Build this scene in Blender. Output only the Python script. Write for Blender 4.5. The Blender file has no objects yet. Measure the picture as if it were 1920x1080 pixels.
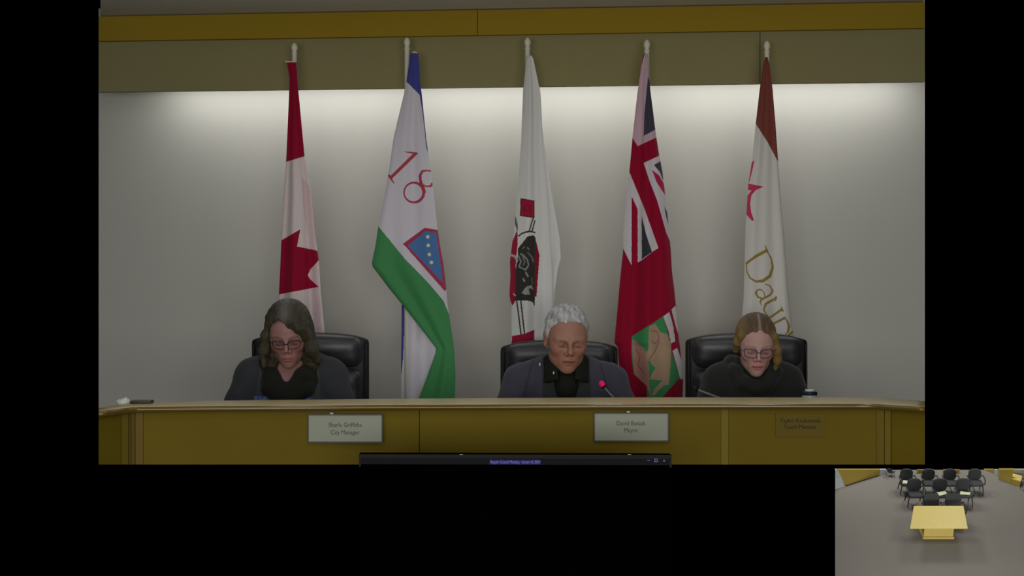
import bpy, bmesh, math, random
import numpy as np
from mathutils import Vector, Matrix

random.seed(7)
RNG = np.random.default_rng(7)
SC = bpy.context.scene
COL = SC.collection
F = 3000.0            # focal length in pixels of a 1920 wide frame
ZC = 1.437            # camera height

# ------------------------------------------------------------------ camera
cam_d = bpy.data.cameras.new('camera')
cam_d.sensor_width = 36.0
cam_d.lens = 36.0 * F / 1920.0
cam_d.clip_end = 200
cam = bpy.data.objects.new('camera', cam_d)
cam.location = (0, 0, ZC)
cam.rotation_euler = (math.pi / 2, 0, 0)
COL.objects.link(cam)
SC.camera = cam

# ------------------------------------------------------------------ world, exposure, lights
w = bpy.data.worlds.new('world')
SC.world = w
w.use_nodes = True
w.node_tree.nodes['Background'].inputs[0].default_value = (0, 0, 0, 1)
w.node_tree.nodes['Background'].inputs[1].default_value = 0.0
SC.view_settings.view_transform = 'Standard'
SC.view_settings.look = 'None'
SC.view_settings.gamma = 1.0
SC.view_settings.use_curve_mapping = False
SC.view_settings.exposure = 0.0


def area(name, loc, rot, sx, sy, power, col=(1, 1, 1), spread=180):
    l = bpy.data.lights.new(name, 'AREA')
    l.shape = 'RECTANGLE'
    l.size = sx
    l.size_y = sy
    l.energy = power
    l.color = col
    l.spread = math.radians(spread)
    o = bpy.data.objects.new(name, l)
    o.location = loc
    o.rotation_euler = rot
    COL.objects.link(o)
    return o


LIGHT_COL = (1.0, 0.985, 0.93)
# fluorescent ceiling panels of the council chamber (x, y, watts)
for lx, ly, e in ((-2.35, 0.6, 15), (-1.1, 0.6, 15), (0.75, 0.6, 15), (1.65, 0.6, 15),
                  (-2.0, 3.3, 3), (-0.65, 3.3, 3), (0.9, 3.3, 3), (2.1, 3.3, 3)):
    area('ceiling_panel_light', (lx, ly, ZC + 1.30), (0, 0, 0), 0.4, 1.2, e, LIGHT_COL)
# small downlights in the ceiling just above the desk
for lx in (-1.55, -0.74, 0.5, 1.09):
    area('desk_downlight', (lx, 5.3, ZC + 1.19), (0, 0, 0), 0.16, 0.16, 1.6, (0.93, 0.96, 1.0))
# added soft fill far behind the camera, brightening the bulkhead and ceiling
area('rear_fill_light', (0, -4.0, ZC - 0.35), (math.radians(90), 0, 0), 6.0, 1.8, 215, LIGHT_COL)
# fluorescent tubes hidden behind the bulkhead, washing the back wall
for x0, x1 in ((-1.58, -0.48), (-0.46, 0.62), (0.66, 1.72)):
    xm = (x0 + x1) / 2
    area('cove_tube_light', (xm, 7.25 - 0.1 * xm - 0.15, ZC + 0.965), (0, 0, math.atan(-0.1)),
         x1 - x0, 0.03, 2.5, (1.0, 0.985, 0.965))

# ------------------------------------------------------------------ helpers


def P(px, py, Y):
    """point at distance Y that the photograph shows at pixel (px, py)"""
    return Vector(((px - 960) / F * Y, Y, ZC - (py - 540) / F * Y))


def lin(c, k=1.0):
    out = []
    for v in c:
        v = v / 255.0
        v = v / 12.92 if v <= 0.04045 else ((v + 0.055) / 1.055) ** 2.4
        out.append(min(v * k, 0.9))
    return tuple(out)


K = 3.6   # room light: albedo = photographed colour * K

MATS = {}


def mat(name, col, rough=0.6, spec=0.3, metal=0.0, noise=0.0, nscale=20.0, bump=0.0, bscale=60.0,
        stretch=(1, 1, 1), vcol=False, sheen=0.0, emit=None, estr=0.0, alpha=1.0, col2=None, coat=0.0):
    if name in MATS:
        return MATS[name]
    m = bpy.data.materials.new(name)
    m.use_nodes = True
    nt = m.node_tree
    b = nt.nodes['Principled BSDF']
    b.inputs['Roughness'].default_value = rough
    b.inputs['Metallic'].default_value = metal
    b.inputs['Specular IOR Level'].default_value = spec
    if sheen:
        b.inputs['Sheen Weight'].default_value = sheen
    if emit:
        b.inputs['Emission Color'].default_value = (*emit, 1)
        b.inputs['Emission Strength'].default_value = estr
    base = None
    if vcol:
        a = nt.nodes.new('ShaderNodeAttribute')
        a.attribute_name = 'Col'
        base = a.outputs['Color']
    else:
        b.inputs['Base Color'].default_value = (*col, 1)
    tc = nt.nodes.new('ShaderNodeTexCoord')
    mp = nt.nodes.new('ShaderNodeMapping')
    mp.inputs['Scale'].default_value = stretch
    nt.links.new(tc.outputs['Object'], mp.inputs['Vector'])
    if noise > 0:
        n = nt.nodes.new('ShaderNodeTexNoise')
        n.inputs['Scale'].default_value = nscale
        n.inputs['Detail'].default_value = 5
        nt.links.new(mp.outputs[0], n.inputs['Vector'])
        mx = nt.nodes.new('ShaderNodeMix')
        mx.data_type = 'RGBA'
        c2 = col2 if col2 else tuple(v * (1 - noise) for v in col)
        if base is not None:
            mx.blend_type = 'MULTIPLY'
            mx.inputs[0].default_value = noise
            nt.links.new(base, mx.inputs[6])
            nt.links.new(n.outputs['Color'], mx.inputs[7])
        else:
            mx.inputs[6].default_value = (*col, 1)
            mx.inputs[7].default_value = (*c2, 1)
            nt.links.new(n.outputs['Fac'], mx.inputs[0])
        base = mx.outputs[2]
    if base is not None:
        nt.links.new(base, b.inputs['Base Color'])
    if bump > 0:
        n2 = nt.nodes.new('ShaderNodeTexNoise')
        n2.inputs['Scale'].default_value = bscale
        n2.inputs['Detail'].default_value = 4
        nt.links.new(mp.outputs[0], n2.inputs['Vector'])
        bp = nt.nodes.new('ShaderNodeBump')
        bp.inputs['Strength'].default_value = bump
        bp.inputs['Distance'].default_value = 0.004
        nt.links.new(n2.outputs['Fac'], bp.inputs['Height'])
        nt.links.new(bp.outputs['Normal'], b.inputs['Normal'])
    MATS[name] = m
    return m


def link(name, me, material=None, parent=None, smooth=None):
    o = bpy.data.objects.new(name, me)
    COL.objects.link(o)
    if material and len(me.materials) == 0:
        me.materials.append(material)
    if smooth is not None:
        me.polygons.foreach_set('use_smooth', [smooth] * len(me.polygons))
    if parent:
        o.parent = parent
    return o


def empty(name, loc=(0, 0, 0)):
    o = bpy.data.objects.new(name, None)
    o.location = loc
    o.empty_display_size = 0.05
    COL.objects.link(o)
    return o


def tag(o, label=None, cat=None, group=None, kind=None):
    if label:
        o['label'] = label
    if cat:
        o['category'] = cat
    if group:
        o['group'] = group
    if kind:
        o['kind'] = kind
    return o


def under(root, o):
    """parent o (built in world coordinates) to root without moving it"""
    o.parent = root
    o.matrix_parent_inverse = Matrix.Translation(-root.location)
    return o


def mesh_np(name, V, Q, cols=None, smooth=True):
    V = np.asarray(V, dtype=np.float32)
    Q = np.asarray(Q, dtype=np.int32)
    me = bpy.data.meshes.new(name)
    n, k = Q.shape
    me.vertices.add(len(V))
    me.vertices.foreach_set('co', V.ravel())
    me.loops.add(n * k)
    me.loops.foreach_set('vertex_index', Q.ravel())
    me.polygons.add(n)
    me.polygons.foreach_set('loop_start', np.arange(n, dtype=np.int32) * k)
    me.polygons.foreach_set('loop_total', np.full(n, k, dtype=np.int32))
    me.update(calc_edges=True)
    me.polygons.foreach_set('use_smooth', np.full(n, smooth, dtype=bool))
    if cols is not None:
        ca = me.color_attributes.new('Col', 'FLOAT_COLOR', 'POINT')
        c4 = np.ones((len(V), 4), dtype=np.float32)
        c4[:, :3] = cols
        ca.data.foreach_set('color', c4.ravel())
    return me


def mesh_py(name, V, faces, bevel=0.0, seg=2, smooth=False):
    bm = bmesh.new()
    vs = [bm.verts.new(v) for v in V]
    for f in faces:
        try:
            bm.faces.new([vs[i] for i in f])
        except ValueError:
            pass
    bmesh.ops.recalc_face_normals(bm, faces=bm.faces)
    if bevel > 0:
        bmesh.ops.bevel(bm, geom=list(bm.edges), offset=bevel, segments=seg, profile=0.7, affect='EDGES', clamp_overlap=True)
    me = bpy.data.meshes.new(name)
    bm.to_mesh(me)
    bm.free()
    if smooth:
        me.polygons.foreach_set('use_smooth', [True] * len(me.polygons))
    return me


BOXF = [(0, 1, 3, 2), (4, 6, 7, 5), (0, 4, 5, 1), (2, 3, 7, 6), (0, 2, 6, 4), (1, 5, 7, 3)]


def box(name, x0, x1, y0, y1, z0, z1, bevel=0.0, seg=2):
    V = [(x, y, z) for x in (x0, x1) for y in (y0, y1) for z in (z0, z1)]
    return mesh_py(name, V, BOXF, bevel, seg)


def prism(name, front, back, bevel=0.0):
    """solid between two matching polygons"""
    n = len(front)
    V = list(front) + list(back)
    fs = [tuple(range(n)), tuple(range(2 * n - 1, n - 1, -1))]
    for i in range(n):
        j = (i + 1) % n
        fs.append((i, j, n + j, n + i))
    return mesh_py(name, V, fs, bevel)


def lathe(name, prof, seg=24, center=(0, 0, 0)):
    """prof: list of (r, z)"""
    V, Fc = [], []
    for r, z in prof:
        for i in range(seg):
            a = 2 * math.pi * i / seg
            V.append((center[0] + r * math.cos(a), center[1] + r * math.sin(a), center[2] + z))
    for k in range(len(prof) - 1):
        for i in range(seg):
            j = (i + 1) % seg
            Fc.append((k * seg + i, k * seg + j, (k + 1) * seg + j, (k + 1) * seg + i))
    Fc.append(tuple(range(seg))[::-1])
    Fc.append(tuple(range((len(prof) - 1) * seg, len(prof) * seg)))
    return mesh_py(name, V, Fc, smooth=True)


def tube(name, pts, r, seg=10, closed=False, catmull=True):
    pts = [Vector(p) for p in pts]
    if catmull and len(pts) > 2:
        out = []
        n = len(pts)
        rng = range(n if closed else n - 1)
        for i in rng:
            p0 = pts[(i - 1) % n] if closed or i > 0 else pts[i]
            p1 = pts[i]
            p2 = pts[(i + 1) % n]
            p3 = pts[(i + 2) % n] if closed or i + 2 < n else p2
            for t in np.linspace(0, 1, 5)[:-1]:
                out.append(0.5 * ((2 * p1) + (p2 - p0) * t + (2 * p0 - 5 * p1 + 4 * p2 - p3) * t * t + (3 * p1 - p0 - 3 * p2 + p3) * t ** 3))
        if not closed:
            out.append(pts[-1])
        pts = out
    n = len(pts)
    rr = r if callable(r) else (lambda t: r)
    V, Fc = [], []
    ref = Vector((0.31, 0.17, 0.93)).normalized()
    for i, p in enumerate(pts):
        a = pts[(i - 1) % n] if (closed or i > 0) else p
        b = pts[(i + 1) % n] if (closed or i < n - 1) else p
        t = (b - a).normalized()
        u = t.cross(ref).normalized()
        v = t.cross(u)
        for k in range(seg):
            an = 2 * math.pi * k / seg
            V.append(p + (u * math.cos(an) + v * math.sin(an)) * rr(i / max(1, n - 1)))
    for i in range(n if closed else n - 1):
        for k in range(seg):
            l = (k + 1) % seg
            j = (i + 1) % n
            Fc.append((i * seg + k, i * seg + l, j * seg + l, j * seg + k))
    if not closed:
        Fc.append(tuple(range(seg))[::-1])
        Fc.append(tuple(range((n - 1) * seg, n * seg)))
    return mesh_py(name, V, Fc, smooth=True)


def text_mesh(body, size, loc, rot=(math.pi / 2, 0, 0), ext=0.0006, width=None):
    cu = bpy.data.curves.new('lettering', 'FONT')
    cu.body = body
    cu.size = size
    cu.extrude = ext
    cu.align_x = 'CENTER'
    cu.align_y = 'CENTER'
    cu.resolution_u = 3
    ob = bpy.data.objects.new('lettering', cu)
    COL.objects.link(ob)
    dg = bpy.context.evaluated_depsgraph_get()
    me = bpy.data.meshes.new_from_object(ob.evaluated_get(dg))
    bpy.data.objects.remove(ob)
    me.materials.clear()
    M = Matrix.Translation(loc) @ Matrix.Rotation(rot[2], 4, 'Z') @ Matrix.Rotation(rot[0], 4, 'X')
    if width:
        xs = [v.co.x for v in me.vertices]
        s = width / (max(xs) - min(xs))
        M = M @ Matrix.Diagonal((s, 1, 1, 1))
    me.transform(M)
    return me


# ------------------------------------------------------------------ signed distance modelling
class Field:
    def __init__(self, lo, hi, h):
        self.h = h
        self.lo = np.array(lo, dtype=np.float64)
        self.n = np.ceil((np.array(hi) - self.lo) / h).astype(int) + 1
        self.D = np.full(self.n, 0.2, dtype=np.float32)
        self.ax = [self.lo[i] + h * np.arange(self.n[i]) for i in range(3)]

    def sl(self, lo, hi, pad):
        s = []
        for i in range(3):
            a = int(max(0, math.floor((lo[i] - pad - self.lo[i]) / self.h)))
            b = int(min(self.n[i], math.ceil((hi[i] + pad - self.lo[i]) / self.h) + 1))
            if b <= a:
                return None
            s.append(slice(a, b))
        return tuple(s)

    def pts(self, s):
        return (self.ax[0][s[0]][:, None, None].astype(np.float32), self.ax[1][s[1]][None, :, None].astype(np.float32),
                self.ax[2][s[2]][None, None, :].astype(np.float32))

    def comb(self, s, d, k, op):
        D = self.D[s]
        d = d.astype(np.float32)
        if op == 'add':
            if k > 0:
                hh = np.clip(0.5 + 0.5 * (D - d) / k, 0, 1)
                D = D * (1 - hh) + d * hh - k * hh * (1 - hh)
            else:
                D = np.minimum(D, d)
        else:
            if k > 0:
                hh = np.clip(0.5 - 0.5 * (D + d) / k, 0, 1)
                D = D * (1 - hh) - d * hh + k * hh * (1 - hh)
            else:
                D = np.maximum(D, -d)
        self.D[s] = D

    def ell(self, c, r, R=None, k=0.01, op='add'):
        """ellipsoid; R: 3x3 whose columns are the ellipsoid's axes"""
        rm = max(r)
        c = np.array(c, dtype=float)
        s = self.sl(c - rm, c + rm, k + 2 * self.h)
        if s is None:
            return
        x, y, z = self.pts(s)
        x, y, z = x - c[0], y - c[1], z - c[2]
        if R is not None:
            x, y, z = (x * R[0, 0] + y * R[1, 0] + z * R[2, 0], x * R[0, 1] + y * R[1, 1] + z * R[2, 1], x * R[0, 2] + y * R[1, 2] + z * R[2, 2])
        k0 = np.sqrt((x / r[0]) ** 2 + (y / r[1]) ** 2 + (z / r[2]) ** 2)
        k1 = np.sqrt((x / r[0] ** 2) ** 2 + (y / r[1] ** 2) ** 2 + (z / r[2] ** 2) ** 2)
        self.comb(s, k0 * (k0 - 1) / np.maximum(k1, 1e-6), k, op)

    def cap(self, a, b, ra, rb=None, k=0.01, op='add', flat=None):
        rb = ra if rb is None else rb
        a = np.array(a, dtype=float)
        b = np.array(b, dtype=float)
        rm = max(ra, rb)
        s = self.sl(np.minimum(a, b) - rm, np.maximum(a, b) + rm, k + 2 * self.h)
        if s is None:
            return
        x, y, z = self.pts(s)
        ab = b - a
        L2 = float(ab @ ab) + 1e-12
        t = np.clip(((x - a[0]) * ab[0] + (y - a[1]) * ab[1] + (z - a[2]) * ab[2]) / L2, 0, 1)
        dx, dy, dz = x - a[0] - ab[0] * t, y - a[1] - ab[1] * t, z - a[2] - ab[2] * t
        if flat:
            dx, dy, dz = dx / flat[0], dy / flat[1], dz / flat[2]
        d = np.sqrt(dx * dx + dy * dy + dz * dz) - (ra + (rb - ra) * t)
        self.comb(s, d, k, op)

    def rbox(self, c, hs, r, k=0.0, op='add', pw=2.0):
        c = np.array(c, dtype=float)
        hs = np.array(hs, dtype=float)
        s = self.sl(c - hs, c + hs, k + 2 * self.h)
        if s is None:
            return
        x, y, z = self.pts(s)
        qx, qy, qz = np.abs(x - c[0]) - hs[0] + r, np.abs(y - c[1]) - hs[1] + r, np.abs(z - c[2]) - hs[2] + r
        d = np.sqrt(np.maximum(qx, 0) ** 2 + np.maximum(qy, 0) ** 2 + np.maximum(qz, 0) ** 2) + np.minimum(np.maximum(qx, np.maximum(qy, qz)), 0) - r
        self.comb(s, d, k, op)

    def fn(self, f, op='cut'):
        """f(x, y, z) -> distance; cut keeps where f < 0"""
        s = (slice(None),) * 3
        x, y, z = self.pts(s)
        d = f(x, y, z)
        if op == 'cut':
            self.D = np.maximum(self.D, d.astype(np.float32))
        elif op == 'disp':
            self.D = self.D + d.astype(np.float32)
        else:
            self.D = np.minimum(self.D, d.astype(np.float32))

    def mesh(self):
        D = self.D
        D[0], D[-1] = 0.1, 0.1
        D[:, 0], D[:, -1] = 0.1, 0.1
        D[:, :, 0], D[:, :, -1] = 0.1, 0.1
        S = D < 0
        nx, ny, nz = D.shape
        c = [S[i:nx - 1 + i, j:ny - 1 + j, k:nz - 1 + k] for i in (0, 1) for j in (0, 1) for k in (0, 1)]
        cnt = np.zeros(c[0].shape, dtype=np.int8)
        for q in c:
            cnt += q
        act = (cnt > 0) & (cnt < 8)
        I = np.argwhere(act)
        idx = np.full(act.shape, -1, dtype=np.int32)
        idx[act] = np.arange(len(I))
        acc = np.zeros((len(I), 3))
        num = np.zeros(len(I))
        corners = [(i, j, k) for i in (0, 1) for j in (0, 1) for k in (0, 1)]
        val = {q: D[I[:, 0] + q[0], I[:, 1] + q[1], I[:, 2] + q[2]].astype(np.float64) for q in corners}
        for q in corners:
            for a in range(3):
                if q[a] == 0:
                    q2 = list(q)
                    q2[a] = 1
                    q2 = tuple(q2)
                    v0, v1 = val[q], val[q2]
                    m = (v0 < 0) != (v1 < 0)
                    t = np.where(m, v0 / np.where(m, v0 - v1, 1), 0)
                    p = np.array(q, dtype=float)[None, :] + np.zeros((len(I), 3))
                    p[:, a] = t
                    acc[m] += p[m]
                    num[m] += 1
        V = (I + acc / num[:, None]) * self.h + self.lo
        quads = []
        for a in range(3):
            b, c_ = (a + 1) % 3, (a + 2) % 3
            A = np.moveaxis(S, a, 0)
            lo = [slice(None)] * 3
            hi = [slice(None)] * 3
            lo[a] = slice(0, -1)
            hi[a] = slice(1, None)
            ch = S[tuple(lo)] != S[tuple(hi)]
            E = np.argwhere(ch)
            E = E[(E[:, b] > 0) & (E[:, c_] > 0) & (E[:, b] < S.shape[b] - 1) & (E[:, c_] < S.shape[c_] - 1)]
            inside = S[E[:, 0], E[:, 1], E[:, 2]]
            def g(db, dc):
                e = E.copy()
                e[:, b] -= db
                e[:, c_] -= dc
                return idx[e[:, 0], e[:, 1], e[:, 2]]
            q = np.stack([g(1, 1), g(0, 1), g(0, 0), g(1, 0)], axis=1)
            q[~inside] = q[~inside][:, ::-1]
            quads.append(q)
        Q = np.concatenate(quads)
        Q = Q[(Q >= 0).all(axis=1)]
        return V, Q


def smooth_v(V, Q, it=1, f=0.5):
    V = V.copy()
    for _ in range(it):
        acc = np.zeros_like(V)
        n = np.zeros(len(V))
        for a in range(4):
            for b in ((a + 1) % 4, (a + 3) % 4):
                np.add.at(acc, Q[:, a], V[Q[:, b]])
                np.add.at(n, Q[:, a], 1)
        V = V * (1 - f) + f * acc / n[:, None]
    return V


# ------------------------------------------------------------------ prints on cloth
def in_poly(x, y, poly):
    inside = np.zeros(x.shape, dtype=bool)
    n = len(poly)
    for i in range(n):
        x0, y0 = poly[i]
        x1, y1 = poly[(i + 1) % n]
        if y0 == y1:
            continue
        c = ((y0 > y) != (y1 > y)) & (x < (x1 - x0) * (y - y0) / (y1 - y0) + x0)
        inside ^= c
    return inside


def near_line(x, y, pts, w):
    m = np.zeros(x.shape, dtype=bool)
    ws = w if isinstance(w, (list, tuple)) else [w] * len(pts)
    for i in range(len(pts) - 1):
        ax, ay = pts[i]
        bx, by = pts[i + 1]
        L = (bx - ax) ** 2 + (by - ay) ** 2 + 1e-9
        t = np.clip(((x - ax) * (bx - ax) + (y - ay) * (by - ay)) / L, 0, 1)
        d = np.hypot(x - ax - t * (bx - ax), y - ay - t * (by - ay))
        m |= d < (ws[i] + (ws[i + 1] - ws[i]) * t) / 2
    return m


def paint(x, y, base, ops):
    C = np.zeros(x.shape + (3,), dtype=np.float32)
    C[:] = lin(base, K)
    for op in ops:
        if op[0] == 'poly':
            m = in_poly(x, y, op[1])
        elif op[0] == 'line':
            m = near_line(x, y, op[1], op[2])
        elif op[0] == 'disc':
            m = (x - op[1]) ** 2 + (y - op[2]) ** 2 < op[3] ** 2
        C[m] = lin(op[-1], K)
    return C


cloth_mat = mat('flag_cloth', (1, 1, 1), rough=0.75, spec=0.15, vcol=True, bump=0.25, bscale=260, sheen=0.1)


def cloth(rows, Y0, base, ops, folds, bulge=0.035, step=0.92, slant=0.0):
    """a hanging cloth between a left and a right hem; folds: (count, amplitude m, phase, drift)"""
    ys = np.arange(rows[0][0], rows[-1][0] + 0.01, step)
    xl = np.interp(ys, [r[0] for r in rows], [r[1] for r in rows])
    xr = np.interp(ys, [r[0] for r in rows], [r[2] for r in rows])
    nf = int(max(xr - xl) / step) + 6
    nb = 24
    u = np.concatenate([np.linspace(0, 1, nf), np.linspace(1, 0, nb + 2)[1:-1]])
    back = np.concatenate([np.zeros(nf, bool), np.ones(nb, bool)])
    U, V = np.meshgrid(u, ys)
    B = np.broadcast_to(back, U.shape)
    W = (xr - xl)[:, None] / F * Y0
    X = xl[:, None] + (xr - xl)[:, None] * U
    env = np.sin(np.pi * np.clip(U, 0, 1)) ** 0.6
    full = np.clip(W / 0.2, 0.15, 1.4)
    dy = -bulge * env * full + slant * (U - 0.5) * full
    vv = (V - ys[0]) / (ys[-1] - ys[0])
    for n, a, ph, dr in folds:
        dy = dy + a * full * np.sin(2 * np.pi * (n * U + ph + dr * vv)) * (0.35 + 0.65 * env)
    dyb = bulge * 0.8 * env * full
    dy = np.where(B, dyb, dy)
    Yg = Y0 + dy
    VX = (X - 960) / F * Yg
    VZ = ZC - (V - 540) / F * Yg
    verts = np.stack([VX, Yg, VZ], axis=-1).reshape(-1, 3)
    cols = paint(X, V, base, ops).reshape(-1, 3)
    R, C_ = U.shape
    i = np.arange(R - 1)[:, None] * C_
    j = np.arange(C_)[None, :]
    j2 = (j + 1) % C_
    Q = np.stack([i + j, i + j2, i + C_ + j2, i + C_ + j], axis=-1).reshape(-1, 4)[:, ::-1]
    # caps
    return verts, Q, cols


def cloth_obj(name, parts):
    Vs, Qs, Cs, off = [], [], [], 0
    for v, q, c in parts:
        Vs.append(v)
        Qs.append(q + off)
        Cs.append(c)
        off += len(v)
    me = mesh_np(name, np.concatenate(Vs), np.concatenate(Qs), np.concatenate(Cs))
    me.materials.append(cloth_mat)
    return me


# ------------------------------------------------------------------ materials
wood = mat('maple_wood', lin((83, 72, 16), K * .74), rough=0.6, spec=0.08, noise=1.0, nscale=2.4, stretch=(1.2, 1.2, 5),
           col2=lin((80, 66, 18), K * .70), bump=0.05, bscale=30)
wood_band = mat('maple_band', lin((84, 73, 17), K * 1.25), rough=0.7, spec=0.04, noise=1.0, nscale=1.3, stretch=(1.3, 1, 6),
                col2=lin((86, 69, 20), K * 1.2))
wood_top = mat('maple_top_lit', lin((132, 112, 78), K * 1.25), rough=0.3, spec=0.5, noise=0.2, nscale=6)  # lamp reflection on the top put into its paler colour
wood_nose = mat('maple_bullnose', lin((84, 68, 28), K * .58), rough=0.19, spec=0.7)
wall_m = mat('painted_wall', (0.60, 0.60, 0.555), rough=0.9, spec=0.1, noise=0.04, nscale=3, bump=0.03, bscale=200)
bulk_m = mat('olive_paint', lin((77, 73, 50), K * 1.3), rough=0.85, spec=0.15, noise=0.08, nscale=4)
ceil_m = mat('ceiling_paint', (.85, .82, .76), rough=0.9, spec=0.1)
pole_m = mat('pole_white', lin((140, 140, 125), K), rough=0.35, spec=0.5)
leather = mat('black_leather', (0.031, 0.031, 0.040), rough=0.44, spec=1.0, bump=0.12, bscale=180)
shell_m = mat('black_leather_shell', (0.02, 0.02, 0.022), rough=0.5, spec=0.4)
black_pl = mat('black_plastic', (0.012, 0.012, 0.013), rough=0.5, spec=0.2)


def Yb(x):
    return 6.92 - 0.1 * x


def Yw(x):
    return 7.25 - 0.1 * x


def x_at(px, fy, it=6):
    """x on the surface Y = fy(x) seen at column px"""
    x = 0.0
    for _ in range(it):
        x = (px - 960) / F * fy(x)
    return x


# ------------------------------------------------------------------ setting: wall, bulkhead, wood band, ceiling
xl, xr = x_at(185, Yw), x_at(1734, Yw)
o = link('wall_back', prism('wall_back', [(xl, Yw(xl), ZC - 0.775), (xr, Yw(xr), ZC - 0.735), (xr, Yw(xr), ZC + 1.3), (xl, Yw(xl), ZC + 1.3)],
                            [(xl, Yw(xl) + .1, ZC - 0.775), (xr, Yw(xr) + .1, ZC - 0.735), (xr, Yw(xr) + .1, ZC + 1.3), (xl, Yw(xl) + .1, ZC + 1.3)]), wall_m)
tag(o, kind='structure')


def slab(x0, x1, fy, z0, z1, th, bevel=0.002):
    a = [(x0, fy(x0), z0), (x1, fy(x1), z0), (x1, fy(x1), z1), (x0, fy(x0), z1)]
    b = [(x, y + th, z) for x, y, z in a]
    return prism('slab', a, b, bevel)


bl, bj, br = x_at(185, Yb), x_at(1425, Yb), x_at(1734, Yb)
bulk = empty('wall_bulkhead', (0, Yb(0), ZC + 0.87))
tag(bulk, kind='structure')
for a, b in ((bl, bj - .0012), (bj + .0012, br)):
    under(bulk, link('panel', slab(a, b, Yb, ZC + .870, ZC + 1.10, .03, .0015), bulk_m))
under(bulk, link('backing', slab(bl, br, lambda x: Yb(x) + .03, ZC + .875, ZC + 1.3, .02, 0), bulk_m))
fband = lambda x: Yb(x) - .03
tl, tj, tr_ = x_at(185, fband), x_at(895, fband), x_at(1734, fband)
band = empty('trim_1', (0, fband(0), ZC + 1.1))
tag(band, kind='structure')
for a, b in ((tl, tj - .0012), (tj + .0012, tr_)):
    under(band, link('board', slab(a, b, fband, ZC + 1.0915, ZC + 1.2, .03, .002), wood_band))
cy0 = 5.0
V0 = [(x_at(185, lambda x: cy0), cy0), (x_at(1734, lambda x: cy0), cy0), (tr_, fband(tr_) + .04), (tl, fband(tl) + .04)]
o = link('ceiling', prism('ceiling', [(x, y, ZC + 1.205) for x, y in V0], [(x, y, ZC + 1.25) for x, y in V0]), ceil_m)
tag(o, kind='structure')

# floor of the dais, hidden behind the desk
ZD = ZC - .668
V0 = [(x_at(250, lambda x: 6.11), 6.11), (x_at(1700, lambda x: 6.11), 6.11), (xr - .02, Yw(xr)), (xl + .02, Yw(xl))]
tag(link('floor_dais', prism('floor_dais', [(x, y, ZD) for x, y in V0], [(x, y, ZD - .004) for x, y in V0]), mat('dais_carpet', lin((70, 68, 64), K), rough=.95)), kind='structure')

# ------------------------------------------------------------------ desk
HC = 0.387                     # counter top below the camera
ZT = ZC - HC
front_px = [(185, 771), (250, 763), (417, 761), (690, 759), (960, 758), (1200, 757), (1640, 757), (1734, 763)]
back_px = [(185, 765), (250, 755), (417, 751), (690, 748), (960, 746), (1200, 745), (1640, 745), (1734, 752)]


def edge(tab, px):
    py = np.interp(px, [a for a, _ in tab], [b for _, b in tab])
    Y = F * HC / (py - 540)
    return (px - 960) / F * Y, Y


desk = empty('council_desk', (0, 5.35, ZC - .59))
tag(desk, 'long curved maple council desk with a raised counter across the room', 'desk')
pxs = list(np.linspace(185, 250, 4)) + list(np.linspace(262, 1640, 40)) + list(np.linspace(1652, 1734, 6))
R_ = 0.010
prof = []
V, Fc = [], []
for px in pxs:
    fx, fy = edge(front_px, px)
    bx, by = edge(back_px, px)
    dx, dyy = bx - fx, by - fy
    L = math.hypot(dx, dyy)
    dx, dyy = dx / L, dyy / L
    ring = [(bx, by, ZT), (fx + dx * R_, fy + dyy * R_, ZT)]
    for k in range(1, 8):
        a = math.pi * k / 8
        ring.append((fx + dx * (R_ - R_ * math.sin(a)), fy + dyy * (R_ - R_ * math.sin(a)), ZT - R_ + R_ * math.cos(a)))
    ring += [(fx + dx * R_, fy + dyy * R_, ZT - 2 * R_), (bx, by, ZT - 2 * R_)]
    V += ring
n = len(ring)
for i in range(len(pxs) - 1):
    for k in range(n):
        l = (k + 1) % n
        Fc.append((i * n + k, i * n + l, (i + 1) * n + l, (i + 1) * n + k))
Fc += [tuple(range(n)), tuple(range((len(pxs) - 1) * n, len(pxs) * n))]
me = mesh_py('countertop', V, Fc)
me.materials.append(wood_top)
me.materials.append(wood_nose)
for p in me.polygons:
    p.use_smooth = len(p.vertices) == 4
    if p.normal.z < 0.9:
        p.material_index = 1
o = link('countertop', me)
under(desk, o)


def face_pt(px, off=0.028):
    fx, fy = edge(front_px, px)
    y = fy + off
    return (px - 960) / F * y, y


def front_slab(name, p0, p1, off, m, th=0.02, nseg=1, top=None, bevel=0.0015):
    k = max(1, int((p1 - p0) / 60)) if nseg == 1 else nseg
    xs = np.linspace(p0, p1, k + 1)
    V, Fc = [], []
    for px in xs:
        x, y = face_pt(px, off)
        zb = ZC - 331 / F * y
        zt = ZT - 2 * R_
        V += [(x, y, zt), (x, y, zb), (x, y + th, zb), (x, y + th, zt)]
    for i in range(k):
        for a in range(4):
            b = (a + 1) % 4
            Fc.append((i * 4 + a, i * 4 + b, i * 4 + 4 + b, i * 4 + 4 + a))
    Fc += [(0, 1, 2, 3), (k * 4, k * 4 + 1, k * 4 + 2, k * 4 + 3)]
    o = link(name, mesh_py(name, V, Fc), m)
    return under(desk, o)


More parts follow.
